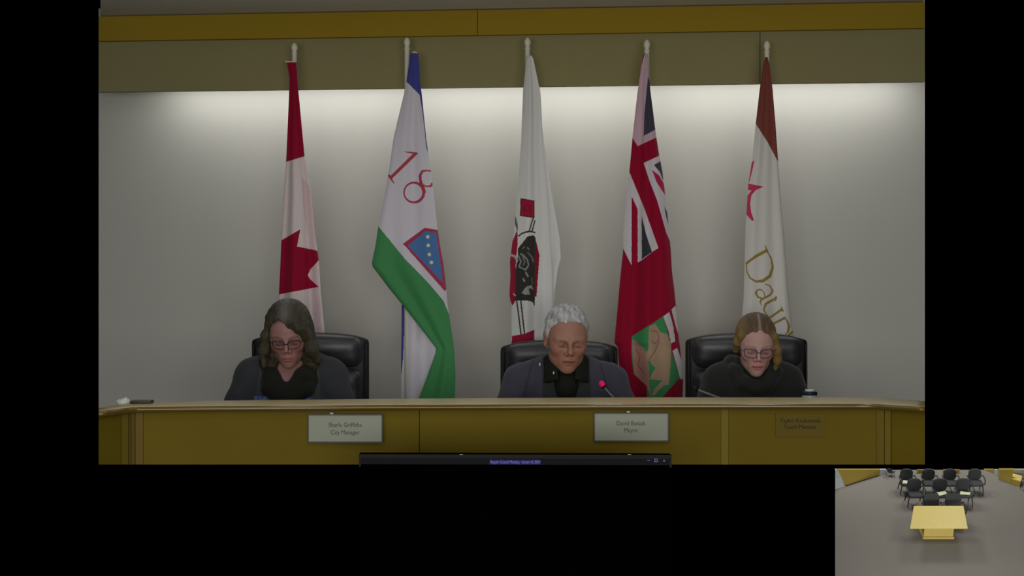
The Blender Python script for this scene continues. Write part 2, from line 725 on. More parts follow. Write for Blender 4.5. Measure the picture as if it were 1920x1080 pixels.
pil_m = mat('maple_pilaster', lin((94, 82, 30), K * .76), rough=0.6, spec=0.1, noise=0.2, nscale=6)
pil_d = mat('maple_pilaster_rosy', lin((84, 70, 32), K * .76), rough=0.6, spec=0.1, noise=0.2, nscale=6)
for a, b in ((185, 228), (268.5, 785.5), (787, 1352), (1366, 1643), (1671, 1734)):
    front_slab('panel', a, b, 0.03, wood)
for a, b, m in ((228, 240, pil_m), (241, 253, pil_d), (254, 268, pil_d), (1352.5, 1365.5, pil_m), (1643.5, 1657.5, pil_m), (1659, 1670, pil_m)):
    front_slab('pilaster', a, b, 0.024, m, nseg=2)
front_slab('carcass', 256, 1652, 0.051, wood, th=.006, nseg=40)  # added low frontal fill to brighten the table pedestal
# lower work surface behind the counter
ZWK = ZC - .583                # work surface height
pws = [p for p in pxs if 420 < p < 1641]
V, Fc = [], []
for px in pws:
    bx, by = edge(back_px, px)
    x1 = (px - 960) / F * (by + .36)
    V += [(bx, by - .02, ZWK), (x1, by + .36, ZWK), (x1, by + .36, ZWK - .02), (bx, by - .02, ZWK - .02)]
for i in range(len(pws) - 1):
    for a in range(4):
        b = (a + 1) % 4
        Fc.append((i * 4 + a, i * 4 + b, i * 4 + 4 + b, i * 4 + 4 + a))
Fc += [(0, 1, 2, 3), tuple(len(V) - 4 + i for i in range(4))]
under(desk, link('worktop', mesh_py('worktop', V, Fc), wood_top))
# inner riser carrying the counter's rear edge
V, Fc = [], []
for px in pws:
    bx, by = edge(back_px, px)
    V += [(bx, by - .03, ZT - .0201), (bx, by - .015, ZT - .0201), (bx, by - .015, ZC - .555), (bx, by - .03, ZC - .555)]
for i in range(len(pws) - 1):
    for a in range(4):
        b = (a + 1) % 4
        Fc.append((i * 4 + a, i * 4 + b, i * 4 + 4 + b, i * 4 + 4 + a))
Fc += [(0, 1, 2, 3), tuple(len(V) - 4 + i for i in range(4))]
under(desk, link('riser', mesh_py('riser', V, Fc), wood))

# ------------------------------------------------------------------ name plates
frame_m = mat('plate_frame', (0.05, 0.045, 0.03), rough=0.4, spec=0.5)
plate_m = mat('plate_white', lin((112, 116, 101), K * .6), rough=0.35, spec=0.4)
tan_m = mat('plate_tan', lin((79, 67, 22), K * .70), rough=0.6, spec=0.1)
ink_m = mat('ink', (0.02, 0.02, 0.02), rough=0.6)
ink_g = mat('ink_grey', lin((70, 72, 62), K * .45), rough=0.6)
clip_m = mat('chrome_clip', (0.45, 0.45, 0.42), rough=0.3, spec=0.6)


def plate(x0, x1, y0, y1, lines, label, framed=True, ink=None, clip=None, lw=()):
    pm = (x0 + x1) / 2
    xa, ya = face_pt(x0, 0.03)
    xb, yb = face_pt(x1, 0.03)
    Y = min(ya, yb, face_pt(pm, 0.03)[1]) - 0.002
    A, B = P(x0, y0, Y), P(x1, y1, Y)
    cx, cz = (A.x + B.x) / 2, (A.z + B.z) / 2
    root = empty('name_plate', (cx, Y, cz))
    tag(root, label, 'name plate', 'name plates on the desk front')
    t = 0.0045
    if framed:
        for nm, q in (('frame_rail', (A.x, B.x, A.z - t, A.z)), ('frame_rail', (A.x, B.x, B.z, B.z + t)),
                      ('frame_stile', (A.x, A.x + t * .8, B.z + t, A.z - t)), ('frame_stile', (B.x - t * .8, B.x, B.z + t, A.z - t))):
            under(root, link(nm, box(nm, q[0], q[1], Y - .009, Y, q[2], q[3], .0008), frame_m))
    under(root, link('card', box('card', A.x + t * .8, B.x - t * .8, Y - .004, Y, B.z + t, A.z - t), plate_m if framed else tan_m))
    for i, (s, px, py, wd) in enumerate(lines):
        me = text_mesh(s, 0.021, P(px, py, Y - .0045), width=wd / F * Y, ext=.0004)
        under(root, link('lettering', me, ink))
    if clip:
        c = P(clip, y0 - 1, Y - .01)
        under(root, link('clip', box('clip', c.x - .006, c.x + .006, c.y - .003, c.y + .01, c.z - .003, c.z + .003, .001), clip_m))
    return root


plate(577, 718, 776, 830, (('Sharla Griffiths', 647, 797, 62), ('City Manager', 647, 811, 54)),
      'white card name plate in a dark frame below the dark-haired woman', ink=ink_g, clip=622)
plate(1113, 1254, 773, 828, (('David Bosiak', 1183, 794, 54), ('Mayor', 1183, 807, 26)),
      'white card name plate in a dark frame below the grey-haired man', ink=ink_g, clip=1178)
plate(1452, 1550, 772, 821, (('Taylor Koshowski', 1500.5, 789, 76), ('Youth Member', 1500.5, 800.5, 62)),
      'tan frameless name plate with dark lettering below the blonde woman', framed=False, ink=ink_m)

# ------------------------------------------------------------------ screen in front of the desk
tv = empty('display_screen', (P(966, 860, 4.75).x, 4.75, P(0, 1190, 4.75).z))
tag(tv, 'black flat display screen standing in front of the desk, its title bar lit', 'screen')


def YT(x):
    return 4.75 - .03 * x


def tvp(px, py, off=0.0):
    x = x_at(px, YT)
    y = YT(x) + off
    return Vector((x, y, ZC - (py - 540) / F * YT(x)))


ztop = tvp(966, 852.5).z
xa, xb = x_at(673, YT), x_at(1259, YT)
zb = ztop - (xb - xa) * .575


def tvslab(nm, x0, x1, z0, z1, o0, o1, m, bevel=0.001):
    a = [(x0, YT(x0) + o0, z0), (x1, YT(x1) + o0, z0), (x1, YT(x1) + o0, z1), (x0, YT(x0) + o0, z1)]
    b = [(x, YT(x) + o1, z) for x, _, z in a]
    return under(tv, link(nm, prism(nm, a, b, bevel), m))


black_pl2 = mat('matte_black', (.001, .001, .001), rough=1.0, spec=0.0)
tvm = mat('screen_bezel', (0.022, 0.023, 0.02), rough=0.6, spec=0.15)
scr = mat('screen_black', (0.001, 0.001, 0.001), rough=0.9, spec=0.0)
bar = mat('title_bar', (0.006, 0.006, 0.006), rough=0.7, spec=0.0, emit=lin((20, 20, 22)), estr=1.0)
tvslab('housing', xa, xb, zb, ztop, .002, .05, black_pl2, .0)
bz = .011
tvslab('bezel', xa, xb, ztop - bz, ztop, -.004, .002, tvm, .0005)
for a, b in ((xa, xa + .006), (xb - .006, xb)):
    tvslab('bezel', a, b, ztop - .037, ztop - bz, -.004, .002, tvm, .0005)
tvslab('title_bar', xa + .006, xb - .006, ztop - .0295, ztop - bz, -.002, .002, bar, 0)
tvslab('screen', xa + .006, xb - .006, zb + .01, ztop - .0295, -.002, .002, scr, 0)
txt_m = mat('screen_text', (0, 0, 0), emit=lin((110, 110, 175)), estr=1.0)
blu_m = mat('screen_text_glow', (0, 0, 0), emit=lin((28, 22, 75)), estr=1.0)
c = tvp(966, 866, -.0055)
tvslab('title_text_ground', c.x - .076, c.x + .076, c.z - .0075, c.z + .0062, -.0026, -.0022, blu_m, 0)
under(tv, link('title_text', text_mesh('Regular Council Meeting - January 8, 2024', .0125, c, width=93 / F * 4.75, ext=.0002), txt_m))
for px, kind_ in ((1216, 'min'), (1230, 'max'), (1245, 'x')):
    c = tvp(px, 863, -.003)
    if kind_ == 'min':
        me = box('m', c.x - .004, c.x + .004, c.y - .0003, c.y, c.z - .0006, c.z + .0006)
    elif kind_ == 'max':
        me = tube('s', [c + Vector((a * .004, 0, b * .004)) for a, b in ((-1, -1), (1, -1), (1, 1), (-1, 1))], .0013, 4, closed=True, catmull=False)
    else:
        me = text_mesh('x', .013, c, ext=.0002)
    under(tv, link('window_button', me, txt_m))
for px in (865, 1180):  # tiny pale boxes added as highlights along the top bezel
    c = tvp(px, 852, -.006)
    under(tv, link('glint_speck', box('c', c.x - .005, c.x + .005, c.y, c.y + .004, c.z - .001, c.z + .001, .0003), clip_m))

# ------------------------------------------------------------------ flags
RED = (92, 3, 26)
DRED = (92, 2, 24)
WHT = (132, 127, 128)


def flag_stand(px, ytop, ybot, base_label, group='flags on white poles along the back wall'):
    x0 = x_at(px, Yb)
    Y = Yb(x0) - .13
    x0 = (px - 960) / F * Y
    zt = ZC - (ytop - 540) / F * Y
    zb_ = ZD
    root = empty('flag_on_pole', (x0, Y, zb_))
    tag(root, base_label, 'flag', group)
    under(root, link('foot', lathe('foot', [(.11, 0), (.11, .008), (.04, .02), (.02, .05), (.0125, .055)], 28, (x0, Y, zb_)), pole_m))
    under(root, link('pole', lathe('pole', [(.0105, 0), (.0105, zt - .052 - zb_), (.009, zt - .050 - zb_)], 20, (x0, Y, zb_)), pole_m))
    fin = lathe('finial', [(.0085, 0), (.0125, .003), (.0125, .007), (.0085, .011), (.0105, .017), (.0138, .024), (.0142, .032),
                           (.0122, .040), (.0085, .046), (.0045, .050), (.0008, .052)], 24, (x0, Y, zt - .052))
    under(root, link('finial', fin, pole_m))
    return root, Y


# Canadian flag
root, Y = flag_stand(552, 80, 0, 'red and white maple leaf flag on a white pole behind the dark-haired woman')
rows = [(117, 538, 556), (124, 539, 556), (148, 543, 557.5), (165, 542.5, 559), (292, 537, 571), (352, 533, 582), (440, 528, 591),
        (489, 526, 598), (551, 523, 602), (613, 522, 608), (760, 520, 614), (850, 520, 616)]
ops = [('poly', [(565, 330), (583, 352), (591, 440), (598, 540), (606, 640), (590, 640), (584, 560), (578, 450), (570, 400)], (132, 116, 119)),  # pink painted in for red back layers showing through the cloth
       ('poly', [(520, 100), (580, 100), (580, 290), (571, 293), (535, 304), (520, 307)], RED),
       ('poly', [(520, 455), (528.5, 450), (563, 430), (557, 462), (595, 470), (600, 485), (597, 489), (582, 505), (577, 516), (582, 524), (598, 538), (523, 552), (515, 553)], RED),
       ('poly', [(518, 560), (523, 561.5), (536, 571), (526, 585), (518, 600)], RED),
       ('poly', [(518, 705), (620, 690), (620, 860), (518, 860)], RED)]
c = cloth(rows, Y - .03, (138, 128, 128), ops, [(1.4, .018, .1, .25), (3.1, .006, .5, .6)])
under(root, link('flag_cloth', cloth_obj('flag_cloth', [c])))
c0 = P(540, 116, Y - .02)
under(root, link('grommet', tube('grommet', [c0 + Vector((-.012, 0, .004)), c0 + Vector((0, 0, 0)), c0 + Vector((.03, 0, .004))], .0028), pole_m))

# city anniversary flag
root, Y = flag_stand(763, 70, 0, 'white, green and blue flag bearing the number 18 and a blue shield')
rows = [(100, 770, 784), (112, 768, 785), (153, 762, 787.5), (178, 757, 791), (257, 738, 799), (321, 729, 808), (345, 725, 811), (425, 709, 820), (460, 704, 825),
        (492, 697, 831), (500, 698.5, 832), (543, 731, 837), (571, 754, 839.5), (590, 769, 842), (640, 808, 849.5), (653, 818, 851), (662, 817, 852), (703, 802, 854),
        (744, 787, 853), (860, 745, 846)]
GRN = (41, 88, 52)
BLU = (40, 42, 92)
SRED = (112, 38, 52)
ops = [('poly', [(764, 95), (790, 95), (799, 257), (803, 290), (799, 275), (793, 215), (787, 178), (762, 153), (757, 150)], BLU),
       ('poly', [(705, 419), (710, 425), (759, 485), (800, 527), (831, 563), (843, 592), (860, 640), (864, 870), (700, 870), (780, 740), (818, 653), (754, 571), (690, 497)], GRN),
       ('poly', [(755.6, 457), (796.5, 427), (826, 432), (840, 537), (834, 546)], (105, 35, 50)),
       ('poly', [(764.5, 461), (797, 433.5), (818, 437), (831, 531)], (48, 74, 112)),
       ('disc', 802, 444, 3.3, (140, 142, 100)), ('disc', 803, 460, 3.3, (140, 142, 100)), ('disc', 805, 477, 3.3, (140, 142, 100)), ('disc', 809, 492, 3.3, (140, 142, 100)),
       ('line', [(777, 290), (733, 333)], [6.5, 5.5], SRED), ('line', [(759, 284.5), (770, 286), (781, 288)], [1.2, 3, 4.5], SRED),
       ('line', [(729, 329), (734, 336), (739, 344)], [4.5, 4, 1.5], SRED),
       ('line', [(776 + 18.5 * math.cos(a), 361 + 18.5 * math.sin(a)) for a in np.linspace(0, 2 * math.pi, 30)],
        [4.2 + 1.4 * math.cos(a) for a in np.linspace(0, 2 * math.pi, 30)], SRED),
       ('line', [(810, 321), (800, 319.5), (792, 321), (787.5, 329), (788.5, 340), (793, 350), (796, 360)], [3.5, 3, 4.5, 5, 5.5, 5.5, 5.5], SRED),
       ('line', [(790, 346), (800, 349.5), (808, 349), (810, 344)], [3, 3, 4, 4], SRED)]
a_ = cloth(rows, Y - .045, (133, 130, 140), ops, [(1.1, .012, .55, .5), (2.3, .006, .1, -.8)])
rows = [(545, 752, 830), (571, 753, 838), (600, 753, 840), (690, 752, 845), (744, 751.5, 846), (860, 750, 846)]
ops = [('poly', [(752, 540), (758.5, 565), (758, 620), (756, 670), (752.5, 702), (745, 702), (745, 540)], BLU)]
b_ = cloth(rows, Y + .005, (133, 130, 140), ops, [(2.1, .012, .2, .2)], bulge=.02)
under(root, link('flag_cloth', cloth_obj('flag_cloth', [a_, b_])))
c0 = P(777, 99, Y - .03)
under(root, link('grommet', tube('grommet', [c0 + Vector((-.008, 0, 0)), c0 + Vector((0, 0, .004)), c0 + Vector((.012, 0, -.003))], .003), pole_m))

# white flag with the black and red emblem
root, Y = flag_stand(989, 70, 0, 'white flag with a black and red emblem, hanging behind the grey-haired man')
rows = [(104, 990, 996), (110, 987.5, 1000), (171, 980.5, 1013), (188, 980, 1014.5), (271, 976.7, 1018), (371, 969, 1027), (415, 965.5, 1030), (455, 960.5, 1032),
        (490, 956, 1035), (517, 957, 1036), (552, 955, 1037), (575, 958.5, 1037), (640, 958.5, 1036), (850, 958, 1036)]
BK = (30, 30, 27)
R3 = (98, 12, 32)
GR = (105, 103, 100)
ops = [('poly', [(976, 371.5), (1002, 376), (1002, 409), (975, 405)], (60, 12, 24)),
       ('poly', [(978, 374), (1000.5, 377.5), (1000.5, 406), (977, 403)], (102, 12, 34)),
       ('line', [(983, 384), (983, 397)], 2.0, (62, 14, 24)), ('line', [(988, 385), (993, 385), (993, 398)], 2.0, (62, 14, 24)),
       ('line', [(981, 392), (997, 394)], 1.5, (62, 14, 24)),
       ('line', [(999.5, 409), (992, 434)], 2.2, BK), ('line', [(1003, 414), (997.5, 434)], 2.2, BK),
       ('line', [(972, 443), (978, 438), (986, 435), (996, 434), (1003, 436)], [2.5, 2.5, 3, 3, 2.5], BK),
       ('poly', [(969.5, 430), (966, 440), (960.5, 453), (954, 490), (956, 517), (952, 553), (960.5, 573), (967.5, 563), (967, 497), (970.5, 460), (970.5, 440)], R3),
       ('line', [(965, 405), (968, 420), (970, 430)], [3, 5, 2], (60, 60, 66)),
       ('poly', [(1002, 443), (1006, 455), (1011.5, 478.5), (1009, 514), (1006, 556), (1001, 556), (1001, 500)], (84, 8, 26)),
       ('poly', [(971, 466), (984, 450), (989, 443), (1001, 441), (1004.5, 447), (1003, 480), (1003, 552), (1002.5, 576), (998.5, 566), (990, 564), (976, 564), (965.5, 564), (966.5, 540), (967, 506), (971, 478)], BK),
       ('line', [(958, 478), (966, 481), (970, 489)], [4, 5, 3], (110, 108, 106)),
       ('line', [(972, 480), (977, 490), (973, 500), (985, 506), (991, 498), (989, 487), (983, 480), (976, 476)], 2.6, (92, 92, 90)),
       ('line', [(978, 476), (984, 490), (981, 497)], 2.2, (82, 82, 80)), ('line', [(990, 474), (997, 482), (1000, 490)], 3, (70, 70, 68)),
       ('line', [(980, 466), (983, 463)], 2, (84, 84, 82)), ('line', [(989, 464), (992, 468)], 2, (84, 84, 82)),
       ('line', [(986, 511), (990, 518)], 3, (95, 95, 93)), ('line', [(981, 523), (983, 527)], 3, (95, 95, 93)), ('line', [(997, 520), (998, 532)], 2, (70, 60, 50)),
       ('poly', [(978, 549), (984, 541), (989, 536), (997, 535), (1000, 545), (996, 540), (991, 542), (994, 552), (985, 553)], (96, 95, 92)),
       ('line', [(963, 551), (966, 554)], 3, (110, 105, 100)),
       ('line', [(969, 564), (977, 628)], 2.6, BK), ('line', [(976.5, 564), (983.5, 626)], 2.6, BK),
       ('poly', [(960, 630), (983, 626), (1002, 618), (1003, 700), (955, 700)], R3)]
W3 = (140, 137, 136)
a_ = cloth(rows, Y - .045, W3, ops, [(1.25, .02, .30, .1), (3.3, .004, .3, .4)])
rows = [(240, 1004, 1017), (300, 1008, 1024), (371, 1010, 1036), (449, 1012, 1050), (485, 1012, 1052), (505, 1012, 1046), (543, 1012, 1041), (577, 1012, 1039), (640, 1012, 1036), (850, 1010, 1034)]
b_ = cloth(rows, Y - .01, W3, [], [(1.2, .014, .1, .2)], bulge=.02)
under(root, link('flag_cloth', cloth_obj('flag_cloth', [a_, b_])))

# Manitoba flag
root, Y = flag_stand(1213, 74, 0, 'red ensign flag with a union jack canton and bison shield')
rows = [(100, 1208, 1213), (104, 1206, 1215), (120, 1203, 1216), (144, 1199.5, 1217), (171, 1195.6, 1219.5), (256, 1186, 1230.5), (290, 1183, 1236), (321.5, 1180, 1242), (366, 1175, 1247.4), (421.5, 1169.5, 1253.5),
        (440, 1168, 1255), (472, 1168, 1258), (509, 1164, 1260), (540, 1161, 1264), (586, 1157, 1268.7), (628, 1153, 1272), (643, 1152, 1274), (650, 1158, 1275), (678, 1160, 1278), (710, 1164, 1281), (744, 1168, 1280), (850, 1176, 1278)]
PW = (122, 102, 110)
W4 = (128, 124, 128)
NV = (38, 36, 46)
ops = [('poly', [(1195, 98), (1225, 98), (1236, 256), (1230, 258), (1208.5, 268), (1195.5, 274), (1186, 258.5), (1180, 240)], PW),
       ('poly', [(1215, 143), (1223, 171), (1232, 243), (1228, 243.5), (1206.7, 255), (1208, 215)], NV),
       ('poly', [(1203, 100), (1209, 100), (1203, 122), (1199, 122)], (80, 14, 28)),
       ('poly', [(1206.7, 305.7), (1236, 292), (1248, 290), (1262, 421), (1262, 455), (1256.7, 453), (1249.5, 437), (1239, 400), (1232.6, 377), (1219.6, 343.7)], W4),
       ('poly', [(1222.4, 318), (1236, 329), (1248, 350), (1250, 370), (1246, 364), (1230.7, 341)], (112, 16, 44)),
       ('poly', [(1226, 309.4), (1240, 301), (1250, 310), (1248, 340), (1243, 337), (1237, 322)], NV),
       ('poly', [(1245.5, 387), (1251, 397.5), (1258, 415), (1256, 430), (1249, 407)], NV),
       ('poly', [(1176, 318), (1180, 322), (1208.5, 392), (1234.5, 465), (1223.5, 472), (1202, 489), (1184, 497), (1168.5, 466), (1160, 450)], W4),
       ('poly', [(1184.4, 368), (1195.6, 392), (1195.8, 493), (1184.2, 497)], DRED),
       ('poly', [(1203, 404), (1211, 438), (1222.5, 472.5), (1203.5, 486)], (30, 32, 34)),
       ('poly', [(1243.7, 593), (1255, 585), (1262, 610), (1266, 640), (1258, 644), (1254, 622)], W4),
       ('poly', [(1259, 581), (1266, 573), (1275, 600), (1285, 660), (1279, 675), (1276, 640), (1268, 615)], W4),
       ('poly', [(1261, 658), (1269.6, 652), (1283, 690), (1284, 710), (1275, 710), (1270, 690)], W4),
       ('poly', [(1184.4, 631), (1243.7, 593), (1255, 634), (1260, 664), (1275, 708), (1243.7, 743), (1215, 760), (1212, 723), (1188, 701), (1184, 664)], (34, 84, 50)),
       ('poly', [(1184.4, 636), (1192, 640), (1201, 647), (1209, 655), (1214, 665.5), (1217, 690), (1217, 708), (1220, 744), (1212, 723), (1190, 703), (1186, 670)], (104, 76, 68)),
       ('poly', [(1217, 612), (1229, 607), (1238, 623), (1251, 626.7), (1258.5, 647), (1257, 690), (1254, 721), (1243.7, 723), (1227, 741), (1221, 741), (1228, 728), (1242, 713.7),
                 (1217.8, 711), (1223, 700), (1229, 689.6), (1222, 683), (1219, 676), (1212, 677), (1210, 664), (1216, 655), (1216, 630)], (104, 86, 70)),
       ('line', [(1222, 620), (1232, 622), (1236, 634), (1228, 645), (1222, 640)], 3, (92, 66, 60)), ('line', [(1236, 640), (1226, 662), (1217, 674)], 3, (88, 66, 54)),
       ('line', [(1192, 655), (1200, 668), (1196, 684), (1206, 698)], 3, (94, 60, 56))]
a_ = cloth(rows, Y - .045, (90, 2, 24), ops, [(1.0, .015, .0, .1), (2.6, .007, .3, .3)])
under(root, link('flag_cloth', cloth_obj('flag_cloth', [a_])))

# city flag with gold lettering
root, Y = flag_stand(1438, 76, 0, 'cream and brown flag with gold lettering behind the blonde woman')
rows = [(107, 1435, 1439), (121, 1431, 1443), (171, 1424, 1449), (232, 1417, 1454), (304, 1409.5, 1459), (345, 1403, 1462), (393, 1400, 1465.5), (420, 1398, 1468), (504, 1395.5, 1475), (560, 1394, 1479),
        (593, 1391, 1483), (627, 1389, 1487), (850, 1384, 1494)]
BRN = (76, 37, 32)
GLD = (92, 78, 34)
R5 = (122, 30, 54)
ops = [('poly', [(1410, 100), (1465, 100), (1464, 310), (1459, 304), (1440, 268), (1417, 232), (1405, 212)], BRN),
       ('poly', [(1414.5, 301), (1408, 304), (1400, 340), (1405, 342), (1411, 318)], R5),
       ('poly', [(1398, 343), (1432, 350), (1418, 356), (1409, 365.6), (1406.5, 382), (1408.5, 398), (1413.8, 413), (1410, 414), (1396, 399), (1401.5, 367), (1409, 357), (1398, 357)], R5),
       ('line', [(1437, 470), (1418, 480), (1399.6, 493.7)], [6, 5.5, 4], GLD), ('line', [(1434.5, 460), (1439, 472)], [1.5, 4], GLD),
       ('line', [(1438.5, 471.5), (1446, 484.4), (1448.7, 501), (1444, 517), (1431, 526.5), (1418, 528), (1407, 522), (1400.5, 510), (1399, 494)], [2, 3, 4.5, 6, 6, 4, 3, 2.2, 2], GLD),
       ('line', [(1435, 532.6), (1444, 536), (1448.7, 545.6), (1444, 553), (1427.4, 562), (1425, 567), (1428, 572)], [1.8, 2.5, 3.5, 4, 4, 2.5, 1.5], GLD),
       ('line', [(1431, 560), (1421, 557), (1417, 549), (1420, 543.7), (1427.4, 543), (1433, 549), (1434, 556)], [2.5, 3.5, 4, 3, 2, 2, 2], GLD),
       ('line', [(1455, 559), (1436, 569.6), (1432, 580.7), (1437, 590), (1444, 596)], [4.5, 4.5, 3, 2.5, 2], GLD), ('line', [(1455, 556), (1454, 563)], [3, 3], GLD),
       ('line', [(1466, 580), (1443, 596)], [4.5, 4], GLD), ('line', [(1465, 576), (1468, 583)], [2, 3], GLD),
       ('line', [(1472, 596), (1450, 607)], [4.5, 4], GLD), ('line', [(1470, 594), (1476, 602), (1479.5, 612), (1477.5, 622), (1473, 627)], [2, 3, 4.5, 4, 2], GLD),
       ('line', [(1487, 621), (1474, 633)], 3.5, GLD)]
a_ = cloth(rows, Y - .045, (131, 129, 126), ops, [(1.1, .014, .45, .2), (2.4, .006, .1, .7)])
under(root, link('flag_cloth', cloth_obj('flag_cloth', [a_])))

# ------------------------------------------------------------------ executive chairs


def exec_chair(x0, x1, ytop, Yc, label, yaw):
    s = Yc / F
    hw = (x1 - x0) / 2 * s
    cx = ((x0 + x1) / 2 - 960) * s
    zt = ZC - (ytop - 540) * s
    zb_ = ZD + .001
    H = zt - zb_
    root = empty('executive_chair', (cx, Yc, zb_))
    root.rotation_euler = (0, 0, yaw)
    tag(root, label, 'chair', 'black leather chairs behind the desk')
    h = .006

    def put(nm, f, m):
        V, Q = f.mesh()
        V = smooth_v(V, Q, 2)
        o = link(nm, mesh_np(nm, V, Q), m)
        o.parent = root
    f = Field((-hw - .02, -.02, -.01), (hw + .02, .13, H + .02), h)
    f.rbox((0, .055, H / 2), (hw, .035, H / 2), .034)
    f.fn(lambda x, y, z: (np.sqrt(np.maximum(np.abs(x) - hw + .05, 0) ** 2 + np.maximum(z - H + .05, 0) ** 2) - .05) + 0 * y)
    f.fn(lambda x, y, z: (z - H + .055 * (x / hw) ** 4 * .35 + .012 * (x / hw) ** 2) + 0 * y)
    put('backrest_shell', f, shell_m)
    f = Field((-hw, -.06, 0), (hw, .09, H + .02), h)
    f.rbox((0, .03, H - .075), (hw * .90, .05, .068), .05)
    f.ell((0, .0, H - .055), (hw * .80, .038, .045), k=.03)
    f.fn(lambda x, y, z: (z - H + .006 + .014 * (x / hw) ** 2 + .02 * (x / hw) ** 6) + 0 * y)
    put('headrest_cushion', f, leather)
    f = Field((-hw, -.06, -.01), (hw, .09, H), h)
    top = H - .146
    f.rbox((0, .03, top / 2), (hw * .89, .045, top / 2), .04)
    f.ell((0, .0, top - .05), (hw * .7, .035, .05), k=.03)
    put('back_cushion', f, leather)
    f = Field((-hw, -.36, -.01), (hw, .06, .09), .009)
    f.rbox((0, -.15, .025), (hw * .93, .19, .024), .022)
    put('seat', f, leather)
    for sx in (-1, 1):
        me = tube('piping', [(sx * hw * .92, .0, .01), (sx * hw * .95, -.002, H * .5), (sx * hw * .955, .005, H * .80), (sx * hw * .95, .02, H * .90)], .0035)
        o = link('piping', me, shell_m)
        o.parent = root


exec_chair(470, 691, 624, 6.485, 'black leather office chair the dark-haired woman sits in', .05)
exec_chair(938, 1160, 638, 6.485, 'black leather office chair the grey-haired man sits in', 0)
exec_chair(1287, 1517, 625, 6.485, 'black leather office chair the blonde woman sits in', -.03)

# ------------------------------------------------------------------ people


def rotm(pitch, yaw, roll):
    return np.array(Matrix.Rotation(yaw, 3, 'Z') @ Matrix.Rotation(pitch, 3, 'X') @ Matrix.Rotation(roll, 3, 'Y'))


def noise3(x, y, z, sc, seed=0):
    r = np.random.default_rng(seed)
    out = 0
    for i in range(7):
        k = r.normal(size=3) * sc * (1 + .5 * i)
        out = out + np.sin(x * k[0] + y * k[1] + z * k[2] + r.uniform(0, 6.28)) / (1 + .4 * i)
    return out / 3.0


skin_mats = {}


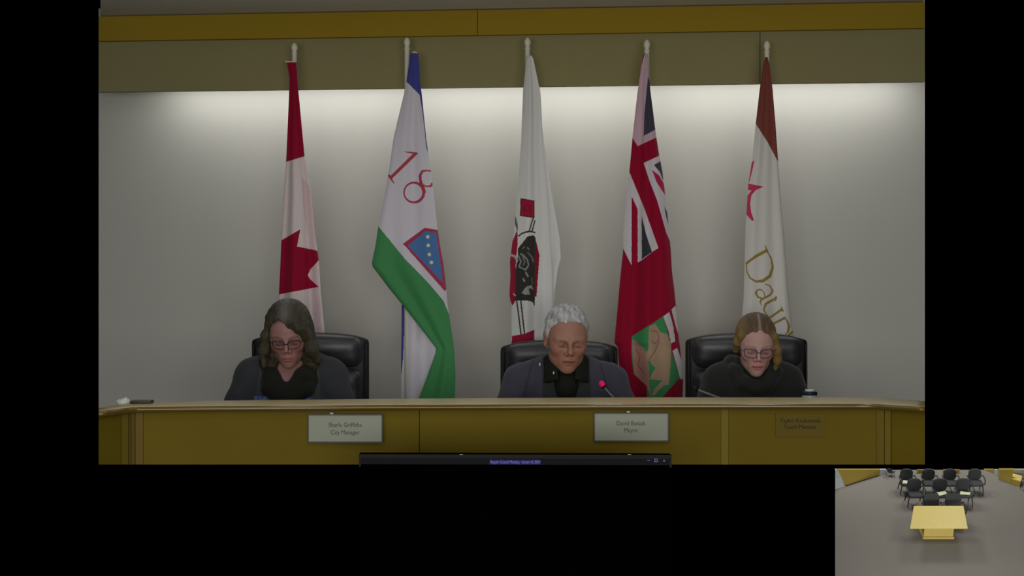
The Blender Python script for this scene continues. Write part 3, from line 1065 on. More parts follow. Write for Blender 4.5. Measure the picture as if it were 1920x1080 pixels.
class Person:
    def __init__(self, px, py, Y, pitch, yaw, roll, s, sw, shz, label, sex):
        self.hc = np.array(P(px, py, Y))
        self.s = s
        self.R = rotm(pitch, yaw, roll)
        self.sw = sw
        self.shz = self.hc[2] + shz     # shoulder height
        self.sex = sex
        self.zb = ZC - .617
        self.sy = self.hc[1] + .085     # shoulder depth
        self.label = label
        self.root = None

    def L(self, p):
        return self.hc + self.R @ (np.array(p, dtype=float) * self.s)

    def local(self, V):
        return ((V - self.hc) @ self.R) / self.s

    def he(self, f, c, r, k=.01, op='add', rot=None):
        R = self.R if rot is None else self.R @ rot
        f.ell(self.L(c), tuple(v * self.s for v in r), R, k * self.s, op)

    def hcap(self, f, a, b, ra, rb=None, k=.01, op='add'):
        f.cap(self.L(a), self.L(b), ra * self.s, (rb if rb is not None else ra) * self.s, k * self.s, op)

    def torso(self, f, infl=0.0, k=.04):
        x, y, z = self.hc[0], self.sy, self.shz
        sw = self.sw
        i = infl
        f.cap((x - sw * .92, y, z - .012), (x + sw * .92, y, z - .012), .056 + i, k=k)
        f.cap((x - sw * .45, y + .01, z + .022), (x + sw * .45, y + .01, z + .022), .052 + i, k=k)
        f.ell((x, y - .0, z - .10), (sw * .95 + i, .105 + i, .16 + i), k=k)
        f.ell((x, y - .0, z - .24), (sw * .88 + i, .115 + i, .18 + i), k=k)
        if self.sex == 'f':
            for sx in (-1, 1):
                f.ell((x + sx * .065, y - .085, z - .15), (.058 + i, .05 + i, .058 + i), k=.03)

    def joints(self, sx):
        x, y, z = self.hc[0], self.sy, self.shz
        sh = np.array((x + sx * self.sw, y, z - .02))
        el = np.array((x + sx * (self.sw + .075), y - .11, ZC - .530))
        wr = np.array((x + sx * .085, y - .30, ZC - .548))
        return sh, el, wr

    def arms(self, f, infl=0.0, wrist=True):
        for sx in (-1, 1):
            sh, el, wr = self.joints(sx)
            f.cap(sh, el, .056 + infl, .043 + infl, k=.03)
            f.cap(el, el * .15 + wr * .85 if not wrist else wr, .042 + infl, (.026 if wrist else .031) + infl, k=.02)

    def hands(self, f):
        for sx in (-1, 1):
            sh, el, wr = self.joints(sx)
            d = wr - el
            d[2] = -.01
            d = d / np.linalg.norm(d)
            side = np.cross(d, (0, 0, 1.0))
            side /= np.linalg.norm(side)
            up = np.array((0, 0, 1.0))
            R = np.stack([side, d, up], axis=1)
            pc = wr + d * .05 - up * .004
            f.ell(pc, (.041, .05, .015), R, k=.015)
            for i, (o, L1, L2) in enumerate(((-.030, .030, .026), (-.011, .034, .030), (.009, .032, .028), (.028, .025, .022))):
                a = pc + side * o * 1.0 + d * .036
                b = a + d * L1 + up * .006 + side * o * .12
                c_ = b + d * L2 * .85 - up * .016
                f.cap(a, b, .0088, .008, k=.006)
                f.cap(b, c_, .008, .0068, k=.004)
            th = -1 if (side[1] * -1) > 0 else 1
            # thumb on the side of the palm facing the other hand
            inner = side if np.dot(side, (-sx, 0, 0)) > 0 else -side
            a = pc - d * .022 + inner * .028
            b = a + inner * .024 + d * .026 - up * .002
            c_ = b + inner * .004 + d * .026 - up * .006
            f.cap(a, b, .0115, .0095, k=.01)
            f.cap(b, c_, .0095, .008, k=.004)

    def body(self, skin, lips, brow, mouth_open=0.0):
        f = Field((self.hc[0] - self.sw - .16, self.sy - .50, self.zb - .01), (self.hc[0] + self.sw + .16, self.sy + .16, self.hc[2] + .15), .0038)
        self.torso(f)
        self.arms(f)
        self.hands(f)
        # neck
        m = self.sex == 'm'
        nb = np.array((self.hc[0], self.sy - .005, self.shz + .03))
        f.cap(self.L((0, .028, -.055)), nb, .056 if m else .047, .064 if m else .053, k=.03)
        he, hcp = self.he, self.hcap
        he(f, (0, .022, .036), (.077, .092, .084), k=.01)
        he(f, (0, -.035, -.02), (.062 if m else .057, .056, .088 if m else .085), k=.025)
        he(f, (0, -.030, .035), (.066, .058, .06), k=.02)
        he(f, (0, -.070, -.096), (.029 if m else .027, .023, .021), k=.024)
        for sx in (-1, 1):
            he(f, (sx * (.045 if m else .038), -.018, -.062), (.019, .032, .026), k=.028)
            he(f, (sx * .043, -.062, -.020), (.020, .022, .020), k=.022)
            he(f, (sx * .078, .016, -.006), (.006, .017, .029), k=.006, rot=np.array(Matrix.Rotation(sx * -.35, 3, 'Z')))
            he(f, (sx * .083, .020, .012), (.006, .012, .012), k=.006)
            he(f, (sx * .080, .010, -.026), (.006, .009, .011), k=.006)
        he(f, (0, -.044, -.076), (.047 if m else .044, .036, .032), k=.018)
        he(f, (0, -.040, .005), (.070 if m else .066, .048, .060), k=.02)
        # brow ridge, eye sockets, lids
        b = .0105 if m else .007
        for sx in (-1, 1):
            hcp(f, (sx * .012, -.087, .022), (sx * .046, -.073, .022), b, k=.012)
            he(f, (sx * .028, -.100, .003), (.020, .020, .0125), k=.009, op='sub')
            he(f, (sx * .031, -.0765, .001), (.0155, .0135, .0125), k=.004)
        # nose
        hcp(f, (0, -.089, .014), (0, -.115, -.020), .0072, .0108 if m else .0088, k=.009)
        for sx in (-1, 1):
            he(f, (sx * .0125, -.100, -.029), (.0085, .011, .0080), k=.007)
            he(f, (sx * .0065, -.107, -.0375), (.0036, .0045, .003), k=.002, op='sub')
        # muzzle, lips
        he(f, (0, -.074, -.062), (.033, .023, .028), k=.018)
        hcp(f, (-.019, -.0905, -.0575), (.019, -.0905, -.0575), .0042, k=.006)
        he(f, (0, -.0945, -.0562), (.014, .006, .0042), k=.005)
        he(f, (0, -.0925, -.0685 - mouth_open), (.017, .0078, .0058), k=.005)
        he(f, (0, -.099, -.0625 - mouth_open * .4), (.022, .006, .0013 + mouth_open * .5), k=.003, op='sub')
        he(f, (0, -.100, -.080), (.016, .006, .004), k=.008, op='sub')
        if m:
            for sx in (-1, 1):
                hcp(f, (sx * .019, -.100, -.030), (sx * .034, -.088, -.062), .0022, k=.005, op='sub')
        zb = self.zb
        f.fn(lambda x, y, z: (zb - z) + 0 * x + 0 * y)
        V, Q = f.mesh()
        V = smooth_v(V, Q, 1, .4)
        C = np.zeros((len(V), 3), dtype=np.float32)
        C[:] = skin
        p = self.local(V)

        def blend(w_, col):
            w_ = np.clip(w_, 0, 1)[:, None]
            C[:] = C * (1 - w_) + np.array(col) * w_
        x, y, z = p[:, 0], p[:, 1], p[:, 2]
        fr = y < -.05
        sk = np.array(skin)
        for sx in (-1, 1):
            blend(fr * .5 * np.exp(-(((x - sx * .042) / .02) ** 2 + ((z + .03) / .02) ** 2)), sk * (1.1, .78, .78))
            # eyebrow
            zc_ = .024 + .004 * np.cos((x - sx * .033) / .014)
            blend(fr * .85 * (np.abs(x - sx * .031) < .021) * np.exp(-((z - zc_) / .0032) ** 4), brow)
            # lash line along the lowered lid
            zl = -.006 + .10 * np.abs(x - sx * .031) ** 1.2
            blend(fr * (np.abs(x - sx * .031) < .0155) * np.exp(-((z - zl) / .0017) ** 2) * 1.0, (.03, .02, .018))
            blend(fr * .75 * np.exp(-(((x - sx * .026) / .018) ** 2 + ((z - .002) / .010) ** 2)), sk * (.55, .45, .45))  # eye socket shade painted into the skin
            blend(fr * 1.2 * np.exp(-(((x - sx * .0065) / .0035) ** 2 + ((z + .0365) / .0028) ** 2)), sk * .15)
        lw_ = (np.abs(x) < .024) & fr & (y < -.07)
        blend(lw_ * 1.1 * np.exp(-((z + .0625) / (.0088 * np.sqrt(np.maximum(1 - (x / .026) ** 2, .02)))) ** 4), lips)
        blend(lw_ * 1.2 * np.exp(-((z + .0628 + mouth_open * .4) / (.0016 + mouth_open * .4)) ** 2), np.array(lips) * .25)
        blend(fr * .45 * np.exp(-((x / .014) ** 2 + ((z + .025) / .013) ** 2)), sk * (1.12, .82, .82))
        me = mesh_np('person', V, Q, C)
        me.materials.append(mat('skin', (1, 1, 1), rough=0.5, spec=0.35, vcol=True, bump=0.08, bscale=250))
        o = link('person', me)
        tag(o, self.label, 'person')
        self.root = o
        return o

    def part(self, nm, f, m, cols=None, it=1, parent=None):
        V, Q = f.mesh()
        V = smooth_v(V, Q, it)
        C = cols(V) if cols else None
        o = link(nm, mesh_np(nm, V, Q, C), m)
        o.parent = parent or self.root
        return o

    def garment(self, nm, m, infl, neck_r, neck_dz, vdepth, cols=None, h=.0048, amp=.0035, seed=1, zc_off=.0):
        """sweater over torso and arms, open at the neck, hem at the waist, cuffs at the wrists"""
        f = Field((self.hc[0] - self.sw - .17, self.sy - .42, self.zb - .012), (self.hc[0] + self.sw + .17, self.sy + .18, self.shz + .12), h)
        self.torso(f, infl)
        self.arms(f, infl, wrist=False)
        x0, y0, z0 = self.hc[0], self.sy, self.shz
        zb = self.zb - .004
        f.fn(lambda x, y, z: amp * noise3(x * 1.0, y * 1.0, z * .8, 26, seed) + amp * .6 * np.sin((z - z0) * 70 + (x - x0) * 45 * np.sign(x - x0)) * np.exp(-((z - z0 + .15) / .10) ** 2), 'disp')
        # neck opening
        f.fn(lambda x, y, z: np.where(z > z0 + neck_dz, neck_r - np.sqrt((x - x0) ** 2 + (y - y0) ** 2), -1.0))
        if vdepth > 0:
            f.fn(lambda x, y, z: np.where(y < y0, (neck_r * np.clip((z - (z0 + neck_dz - vdepth)) / vdepth, 0, 1) - np.abs(x - x0)), -1.0) + 0 * z)
        f.fn(lambda x, y, z: (zb - z) + 0 * x + 0 * y)
        return self.part(nm, f, m, cols)


def hair_cols(c1, c2, seed, extra=None):
    def fn(V):
        n = noise3(V[:, 0] * 3, V[:, 1] * 1.0, V[:, 2] * .5, 60, seed)
        t = np.clip(.5 + .5 * n, 0, 1)[:, None]
        C = np.array(c1) * (1 - t) + np.array(c2) * t
        if extra is not None:
            C = extra(V, C)
        return C
    return fn


hair_m = mat('hair', (1, 1, 1), rough=0.45, spec=0.35, vcol=True, bump=0.9, bscale=90, stretch=(5, 2, .8))
hair_m.node_tree.nodes['Principled BSDF'].inputs['Roughness'].default_value = .5
lens_m = bpy.data.materials.new('spectacle_lens')
lens_m.use_nodes = True
nt = lens_m.node_tree
nt.nodes.clear()
out = nt.nodes.new('ShaderNodeOutputMaterial')
mx = nt.nodes.new('ShaderNodeMixShader')
tr = nt.nodes.new('ShaderNodeBsdfTransparent')
gl = nt.nodes.new('ShaderNodeBsdfGlossy')
gl.inputs['Roughness'].default_value = .05
tr.inputs[0].default_value = (.92, .92, .95, 1)
mx.inputs[0].default_value = .06
nt.links.new(tr.outputs[0], mx.inputs[1])
nt.links.new(gl.outputs[0], mx.inputs[2])
nt.links.new(mx.outputs[0], out.inputs[0])


def glasses(p, m, w_=.0225, h_=.0165, r=.0013, cz=-.001, cx=.0305, yy=-.103):
    g = empty('eyeglasses', tuple(p.L((0, yy, 0))))
    g.parent = p.root

    def put(nm, me, mm):
        me.transform(Matrix.Translation(-Vector(g.location)))
        o = link(nm, me, mm)
        o.parent = g
    for sx in (-1, 1):
        pts = []
        for a in np.linspace(0, 2 * math.pi, 16, endpoint=False):
            ca, sa = math.cos(a), math.sin(a)
            e = .62
            X = w_ * math.copysign(abs(ca) ** e, ca)
            Z = h_ * math.copysign(abs(sa) ** e, sa)
            X2 = sx * cx + X
            pts.append(p.L((X2, yy + 2.5 * max(0, abs(X2) - .02) ** 2 * 6, cz + Z)))
        put('rim', tube('rim', pts, r * p.s, 8, closed=True), m)
        put('lens', mesh_py('lens', [Vector(q) for q in pts], [tuple(range(16))]), lens_m)
        put('temple', tube('temple', [p.L((sx * (cx + w_), yy + .012, cz + .007)), p.L((sx * .079, -.06, cz + .007)), p.L((sx * .083, .0, cz + .008)), p.L((sx * .082, .02, cz - .004))], r * p.s, 6), m)
    put('bridge', tube('bridge', [p.L((-(cx - w_), yy, cz + .004)), p.L((0, yy - .004, cz + .007)), p.L((cx - w_, yy, cz + .004))], r * 1.1 * p.s, 8), m)


def hair_cap(p, infl, hairline, h=.0045, amp=.0025, seed=3, freq=60, pad=.16, back_low=-.09, zext=.17):
    f = Field(p.hc - np.array((pad, pad, zext + .08)), p.hc + np.array((pad, pad + .02, .17)), h)
    p.he(f, (0, .022, .038), (.077 + infl, .094 + infl, .084 + infl), k=0)
    p.he(f, (0, .05, -.02), (.066 + infl, .058 + infl, .075 + infl), k=.02)
    s = f
    # hairline in head space
    X, Yv, Z = np.meshgrid(*f.ax, indexing='ij')
    q = ((np.stack([X, Yv, Z], -1) - p.hc) @ p.R) / p.s
    zl = hairline(q[..., 0], q[..., 1])
    f.D = np.maximum(f.D, (np.clip(zl - q[..., 2], -.05, .05) * .75).astype(np.float32))
    f.D = f.D + (amp * noise3(q[..., 0] * 1.6, q[..., 1] * .8, q[..., 2] * .6, freq, seed)).astype(np.float32)
    return f


# --- grey-haired man
man = Person(1062, 636, 6.08, math.radians(15), math.radians(7), math.radians(2), .985, .175, -.150,
             'grey-haired person in a navy quarter-zip sweater reading at the desk, head bowed', 'm')
SK = lin((112, 80, 68), K * .78)
man.body(SK, lin((100, 58, 52), K), lin((92, 76, 68), K), mouth_open=.0025)
zl_m = lambda x, y: np.interp(y, [-.10, -.055, -.03, -.008, .03, .06, .12], [.092, .083, .050, .008, -.02, -.055, -.075]) + .10 * np.abs(x) * (y < -.03) * 0 - .5 * (x ** 2) / .02 * .01
f = hair_cap(man, .010, zl_m, amp=.0048, freq=75, h=.0036)
man.part('hair', f, hair_m, hair_cols(lin((84, 84, 88), K), lin((150, 150, 164), K), 5), it=1)


def man_cols(V):
    x = V[:, 0] - man.hc[0]
    z = V[:, 2] - man.shz
    y = V[:, 1] - man.sy
    base = np.array(lin((50, 50, 60), K * .62))
    C = np.tile(base, (len(V), 1))
    dark = (y < .03) & (np.abs(x) < .092) & (z > -.5)
    C[dark] = lin((38, 40, 42), K * .62)
    seam = (np.abs(np.abs(x) - .15 - .25 * np.clip(-z - .02, -.1, .2)) < .003)
    C[seam] = lin((40, 40, 46), K * .62)
    return C


knit = mat('navy_knit', (1, 1, 1), rough=.9, spec=.1, vcol=True, bump=.3, bscale=300, sheen=.15)
man.garment('sweater', knit, .010, .070, .045, .05, man_cols, seed=4)
# standing collar: dark lining
coll_m = mat('black_knit', (.022, .024, .020), rough=.9, spec=.08, bump=.4, bscale=220)


def ring_collar(p, nm, m, r0, r1, z0, z1, th, open_w=0.0, cy=0.0, tilt=.25, h=.0042, amp=.001, seed=2):
    x0, y0, zz = p.hc[0], p.sy + cy, p.shz
    f = Field((x0 - r1 - .07, y0 - r1 - .08, zz + z0 - .05), (x0 + r1 + .07, y0 + r1 + .07, zz + z1 + .06), h)

    def shell(x, y, z):
        zc_ = z - zz + tilt * (-(y - y0))  * -1.0
        t = np.clip((zc_ - z0) / (z1 - z0), 0, 1)
        rad = r0 + (r1 - r0) * t
        d = np.abs(np.sqrt((x - x0) ** 2 + ((y - y0) * .93) ** 2) - rad) - th
        dz = np.maximum(z0 - zc_, zc_ - z1)
        d = np.sqrt(np.maximum(d + .003, 0) ** 2 + np.maximum(dz + .003, 0) ** 2) - .003 + np.minimum(np.maximum(d, dz), 0) * .5
        if open_w > 0:
            d = np.maximum(d, np.where(y < y0, open_w * np.clip(.25 + (z - zz - z0) / .06, .1, 1.2) - np.abs(x - x0), -1))
        return d + amp * noise3(x, y, z, 45, seed)
    f.fn(shell, 'min')
    return p.part(nm, f, m, it=2)


ring_collar(man, 'collar', coll_m, .106, .080, -.048, .070, .008, open_w=.026, cy=-.010, tilt=.40)
f = Field((man.hc[0] - .11, man.sy - .17, man.shz - .14), (man.hc[0] + .11, man.sy + .12, man.shz + .13), .0045)
f.ell((man.hc[0], man.sy - .03, man.shz - .035), (.060, .108, .085))
f.cap((man.hc[0], man.sy - .01, man.shz), (man.hc[0], man.sy - .03, man.shz + .045), .070, .060, k=.03)
man.part('undershirt', f, coll_m)
me = tube('zipper', [Vector((man.hc[0] + .002, man.sy - .122, man.shz - .055)), Vector((man.hc[0] + .003, man.sy - .131, man.shz - .10)), Vector((man.hc[0] + .004, man.sy - .134, man.shz - .16))], .0028, 6)
o = link('zipper', me, mat('zip_metal', (.35, .33, .3), rough=.4, metal=.6))
o.parent = man.root
for px, py in ((1012, 683), (1038, 699)):
    c = P(px, py, man.sy - (.112 if px < 1020 else .136))
    o = link('zipper_pull', mesh_py('zp', [Vector(v) + c for v in [(a, b, d) for a in (-.0028, .0028) for b in (-.004, .004) for d in (-.005, .005)]], BOXF, .001), clip_m)
    o.parent = man.root

# --- dark-haired woman, left
wom = Person(541, 627, 6.10, math.radians(23), math.radians(2), math.radians(-2), .955, .150, -.150,
             'person with shoulder-length dark hair, glasses and a charcoal top, looking down', 'f')
SKW = lin((104, 76, 72), K * .78)
wom.body(SKW, lin((108, 60, 66), K), lin((60, 45, 40), K))


def zl_w(x, y):
    # curtain parting left of the middle
    d = np.abs(x + .012)
    front = np.where(x > -.012, .090 - 1.35 * d, .090 - 22 * np.maximum(d - .012, 0) ** 2)
    front = np.maximum(front, -.02)
    return np.where(y < -.045, front, np.interp(y, [-.045, -.02, .0, .05], [-.01, -.03, -.09, -.13]))


f = hair_cap(wom, .016, zl_w, amp=.0022, freq=55, pad=.19, zext=.22)
hx, hy, hz = wom.hc
for sx, pts in ((-1, [(-.064, -.050, .045, .012), (-.080, -.045, -.005, .016), (-.088, -.040, -.06, .020), (-.088, -.040, -.118, .011)]),
                (1, [(.058, -.055, .048, .012), (.076, -.045, .0, .017), (.092, -.035, -.055, .023), (.112, -.02, -.098, .013)]),
                (1, [(.012, -.064, .088, .010), (.030, -.088, .052, .011), (.052, -.080, .022, .012), (.070, -.056, -.005, .012)]),
                (-1, [(-.050, .02, .02, .04), (-.064, .02, -.06, .038), (-.072, .02, -.12, .03)]),
                (1, [(.055, .02, .02, .04), (.072, .02, -.06, .040), (.088, .02, -.11, .03)]),
                (0, [(0, .08, -.02, .06), (0, .085, -.10, .065)])):
    for a, b in zip(pts[:-1], pts[1:]):
        f.cap((hx + a[0], hy + a[1], hz + a[2]), (hx + b[0], hy + b[1], hz + b[2]), a[3], b[3], k=.018)
f.fn(lambda x, y, z: .0016 * np.sin((x - hx) * 420 + 30 * noise3(x, y, z, 12, 8)) + 0 * y, 'disp')


def grey_crown(V, C):
    p = wom.local(V)
    w_ = np.exp(-((p[:, 0] + .004) / .022) ** 2) * np.clip((p[:, 2] - .075) / .03, 0, 1)
    w_ = np.clip(w_, 0, 1)[:, None] * .75
    return C * (1 - w_) + np.array(lin((68, 66, 64), K)) * w_


wom.part('hair', f, hair_m, hair_cols(lin((26, 24, 17), K), lin((44, 41, 30), K), 9, grey_crown), it=1)
gm = mat('dark_glasses_frame', (.03, .012, .02), rough=.35, spec=.5)
glasses(wom, gm, w_=.0245, h_=.0165, r=.0015)


def wom_cols(V):
    x = V[:, 0] - wom.hc[0]
    z = V[:, 2] - wom.shz
    y = V[:, 1] - wom.sy
    C = np.tile(np.array(lin((37, 40, 42), K)), (len(V), 1))
    C[np.abs(x) > .115 - z * .05] = lin((32, 33, 36), K)
    n = noise3(V[:, 0], V[:, 1], V[:, 2], 90, 3)
    pr = (y < 0) & (z < -.085) & (((np.abs(x + .10) < .030)) | (np.abs(x - .055) < .032)) & (n > -.25)
    C[pr] = lin((52, 62, 105), K)
    return C


cw = mat('charcoal_knit', (1, 1, 1), rough=.9, spec=.1, vcol=True, bump=.3, bscale=260, sheen=.1)
wom.garment('top', cw, .013, .055, .0, .08, wom_cols, seed=12)
scarf_m = mat('black_scarf', (.021, .022, .018), rough=.92, spec=.06, bump=.5, bscale=120, sheen=.1)
f = Field((hx - .17, wom.sy - .20, wom.shz - .14), (hx + .17, wom.sy + .12, wom.shz + .10), .0046)
x0, y0, z0 = hx, wom.sy, wom.shz
loop = [(-.075, .03, .045, .030), (-.088, -.03, .035, .034), (-.066, -.085, -.008, .030), (-.008, -.125, -.098, .036), (.058, -.09, -.01, .034), (.088, -.03, .03, .036), (.075, .03, .045, .030), (0, .075, .055, .028), (-.075, .03, .045, .03)]
for a, b in zip(loop[:-1], loop[1:]):
    f.cap((x0 + a[0], y0 + a[1], z0 + a[2]), (x0 + b[0], y0 + b[1], z0 + b[2]), a[3], b[3], k=.02)
loop = [(-.105, -.02, .0, .026), (-.07, -.10, -.055, .03), (.0, -.125, -.115, .032), (.065, -.105, -.06, .032), (.105, -.02, .005, .028)]
for a, b in zip(loop[:-1], loop[1:]):
    f.cap((x0 + a[0], y0 + a[1], z0 + a[2]), (x0 + b[0], y0 + b[1], z0 + b[2]), a[3], b[3], k=.014)
f.fn(lambda x, y, z: .003 * noise3(x, y, z, 40, 21), 'disp')
wom.part('scarf', f, scarf_m)

# --- blonde woman, right
blo = Person(1417, 646, 6.10, math.radians(20), math.radians(-1), math.radians(1), .905, .128, -.135,
             'person with tied-back blonde hair and clear glasses in a black hooded top', 'f')
SKB = lin((126, 99, 94), K * .78)
blo.body(SKB, lin((115, 62, 68), K), lin((95, 75, 60), K))


def zl_b(x, y):
    d = np.abs(x - .004)
    front = .092 - 1.35 * d
    return np.where(y < -.03, front, np.interp(y, [-.03, -.012, .0, .03, .06], [.03, .01, -.005, -.045, -.07])) 


f = hair_cap(blo, .0085, zl_b, amp=.0012, freq=60, pad=.15, zext=.17, h=.004)
bx_, by_, bz_ = blo.hc
for pts in ([(.030, -.060, .060, .012), (.060, -.050, .030, .016), (.076, -.035, -.02, .017), (.080, -.020, -.06, .014), (.074, -.005, -.09, .009)],
            [(-.030, -.060, .060, .010), (-.058, -.048, .034, .013), (-.074, -.02, .008, .012), (-.072, .02, -.02, .014)],
            [(0, .10, -.03, .035), (0, .115, -.06, .035)]):
    for a, b in zip(pts[:-1], pts[1:]):
        f.cap((bx_ + a[0], by_ + a[1], bz_ + a[2]), (bx_ + b[0], by_ + b[1], bz_ + b[2]), a[3], b[3], k=.014)
f.fn(lambda x, y, z: .0012 * np.sin((x - bx_) * 500 + 25 * noise3(x, y, z, 12, 18)) + 0 * y, 'disp')


def part_line(V, C):
    p = blo.local(V)
    w_ = np.exp(-((p[:, 0] - .004) / .005) ** 2) * (p[:, 1] < .02)
    C = C * (1 - w_[:, None] * .6) + np.array(lin((118, 98, 96), K)) * w_[:, None] * .6
    g = np.clip((np.abs(p[:, 0]) - .045) / .03, 0, 1)[:, None] * np.array([.8])
    return C * (1 - g) + np.array(lin((86, 68, 38), K)) * g


blo.part('hair', f, hair_m, hair_cols(lin((46, 37, 26), K), lin((66, 53, 38), K), 15, part_line), it=1)
gm2 = mat('purple_glasses_frame', (.10, .055, .12), rough=.3, spec=.5)
glasses(blo, gm2, w_=.026, h_=.0185, r=.0016, cx=.032)
cb = mat('black_fleece', (.030, .033, .031), rough=.95, spec=.06, bump=.4, bscale=200, sheen=.15)
blo.garment('hooded_top', cb, .014, .055, .03, .0, None, seed=33)
f = Field((bx_ - .16, blo.sy - .16, blo.shz - .08), (bx_ + .16, blo.sy + .14, blo.shz + .12), .0046)
x0, y0, z0 = bx_, blo.sy, blo.shz
loop = [(-.082, -.01, .060, .022), (-.078, -.06, .028, .026), (-.045, -.095, -.012, .026), (0, -.105, -.03, .025), (.045, -.095, -.012, .026), (.078, -.06, .028, .026), (.082, -.01, .060, .022),
        (.07, .06, .055, .032), (0, .09, .04, .038), (-.07, .06, .055, .032), (-.082, -.01, .060, .022)]
for a, b in zip(loop[:-1], loop[1:]):
    f.cap((x0 + a[0], y0 + a[1], z0 + a[2]), (x0 + b[0], y0 + b[1], z0 + b[2]), a[3], b[3], k=.02)
f.fn(lambda x, y, z: .0025 * noise3(x, y, z, 45, 51), 'disp')
blo.part('hood', f, cb)
f = Field((bx_ - .09, blo.sy - .14, blo.shz - .08), (bx_ + .09, blo.sy + .1, blo.shz + .10), .0046)
f.ell((x0, y0 - .035, z0 + .01), (.066, .072, .062))
blo.part('turtleneck', f, coll_m)

# ------------------------------------------------------------------ things on the desk
red_led = mat('red_ring_light', (.5, .0, .1), emit=lin((185, 5, 70)), estr=.7)
mic_st = mat('mic_stem', (.22, .22, .21), rough=.35, spec=.5, metal=.3)


def mic(base, pts, label, led):
    root = empty('gooseneck_microphone', base)
    tag(root, label, 'microphone', 'gooseneck microphones on the desk')
    b = Vector(base)
    under(root, link('base', lathe('base', [(.045, 0), (.045, .012), (.036, .02), (.012, .024), (.007, .05)], 24, base), black_pl))
    P_ = [b + Vector((0, 0, .045))] + [Vector(p) for p in pts]
    under(root, link('stem', tube('stem', P_, .0038, 8), mic_st))
    a, d = P_[-1], (P_[-1] - P_[-2]).normalized()
    under(root, link('capsule', tube('capsule', [a, a + d * .008, a + d * .016, a + d * .021], lambda t: .0095 if t < .9 else .006, 14, catmull=False), black_pl if not led else red_led))
    if led:
        under(root, link('ring', tube('ring', [a - d * .006, a + d * .002], .0105, 14, catmull=False), black_pl))


y_ = 5.80
mic((P(1166, 0, 5.80).x, 5.80, ZWK), [P(1163, 790, y_), P(1153, 750, y_), P(1142, 737, y_), P(1132, 724, y_)],
    'gooseneck microphone with a glowing red tip before the grey-haired man', True)
mic((P(1385, 0, 5.80).x, 5.80, ZWK), [P(1383, 790, y_), P(1360, 753, y_), P(1335, 741, y_), P(1308, 731, y_)],
    'dark gooseneck microphone bent low before the blonde woman, unlit tip', False)

# water bottle beside the blonde woman
b0 = P(1518, 0, 5.92)
b0 = Vector((b0.x, 5.92, ZWK + .0002))
bt = empty('water_bottle', b0)
tag(bt, 'water bottle with a dark band and pale cap beside the blonde woman', 'bottle')
hB = (ZC - (730 - 540) / F * 5.92) - b0.z
clear = mat('bottle_plastic', lin((105, 112, 118), K), rough=.15, spec=.6)
under(bt, link('body', lathe('body', [(.024, 0), (.03, .006), (.03, hB * .30), (.027, hB * .38), (.03, hB * .46), (.03, hB * .80), (.027, hB * .90)], 24, b0), clear))
under(bt, link('band', lathe('band', [(.0275, hB * .90), (.028, hB * .905), (.028, hB * .955), (.020, hB * .965)], 24, b0), mat('bottle_band', (.02, .025, .04), rough=.4)))
under(bt, link('cap', lathe('cap', [(.0165, hB * .965), (.017, hB * .97), (.017, hB * .997), (.015, hB)], 20, b0), mat('bottle_cap', lin((130, 136, 140), K), rough=.4)))

# dark phone and crumpled wrapper at the left end
Yp = 5.37
q0, q1 = P(246, 753.4, Yp), P(284, 749, Yp)
o = link('phone', box('phone', q0.x, q1.x, Yp - .02, Yp + .04, ZT + .0002, ZT + .0095, .0025), mat('phone_dark', (.05, .055, .035), rough=.35, spec=.4))
tag(o, 'small dark phone lying flat near the left end of the counter', 'phone')
f = Field((P(216, 0, 5.27).x, 5.23, ZT - .004), (P(243, 0, 5.27).x, 5.32, ZT + .05), .0022)
c = P(230, 0, 5.275)
f.ell((c.x, 5.275, ZT + .010), (.020, .026, .011))
f.ell((c.x + .008, 5.275, ZT + .017), (.012, .018, .009), k=.008)
f.fn(lambda x, y, z: .0035 * noise3(x, y, z, 160, 77), 'disp')
f.fn(lambda x, y, z: (ZT + .0003 - z) + 0 * x + 0 * y)
V, Q = f.mesh()
o = link('paper_tissue', mesh_np('paper_tissue', V, Q, smooth=False), mat('tissue', lin((128, 130, 126), K), rough=.9))
tag(o, 'crumpled white tissue on the left end of the counter', 'tissue')

# ------------------------------------------------------------------ gallery seating area, far off and seen from above
S2 = 60.0
TH = math.radians(32)
DEL = math.atan(440 / F)
BE = TH - DEL
C2 = P(1743, 980, 50)
A2 = Vector((1, 0, 0))
B2 = Vector((0, math.cos(BE), math.sin(BE)))
N2 = Vector((0, -math.sin(BE), math.cos(BE)))
B2, N2 = B2.normalized(), N2.normalized()
M2 = Matrix((( 1, 0, 0, C2.x), (0, B2.y, N2.y, C2.y), (0, B2.z, N2.z, C2.z), (0, 0, 0, 1)))
sT, cT = math.sin(TH), math.cos(TH)


def G(px, py, h=0.0, b=None):
    """gallery coordinates (a, b, h) of a photographed point; with b given the height is solved instead"""
    o_ = Vector((0, 0, ZC))
    d_ = Vector(((px - 960) / F, 1, -(py - 540) / F))
    n_, c_ = (N2, C2 + N2 * h) if b is None else (B2, C2 + B2 * b)
    t_ = (c_ - o_).dot(n_) / d_.dot(n_)
    q_ = o_ + d_ * t_ - C2
    return Vector((q_.x, q_.dot(B2), q_.dot(N2)))


def gplace(o, at=(0, 0, 0), rz=0.0, s=1.0, w=1.0, t=1.0):
    o.matrix_world = M2 @ Matrix.Translation(at) @ Matrix.Rotation(rz, 4, 'Z') @ Matrix.Diagonal((s * w, s, s * t, 1))
    return o


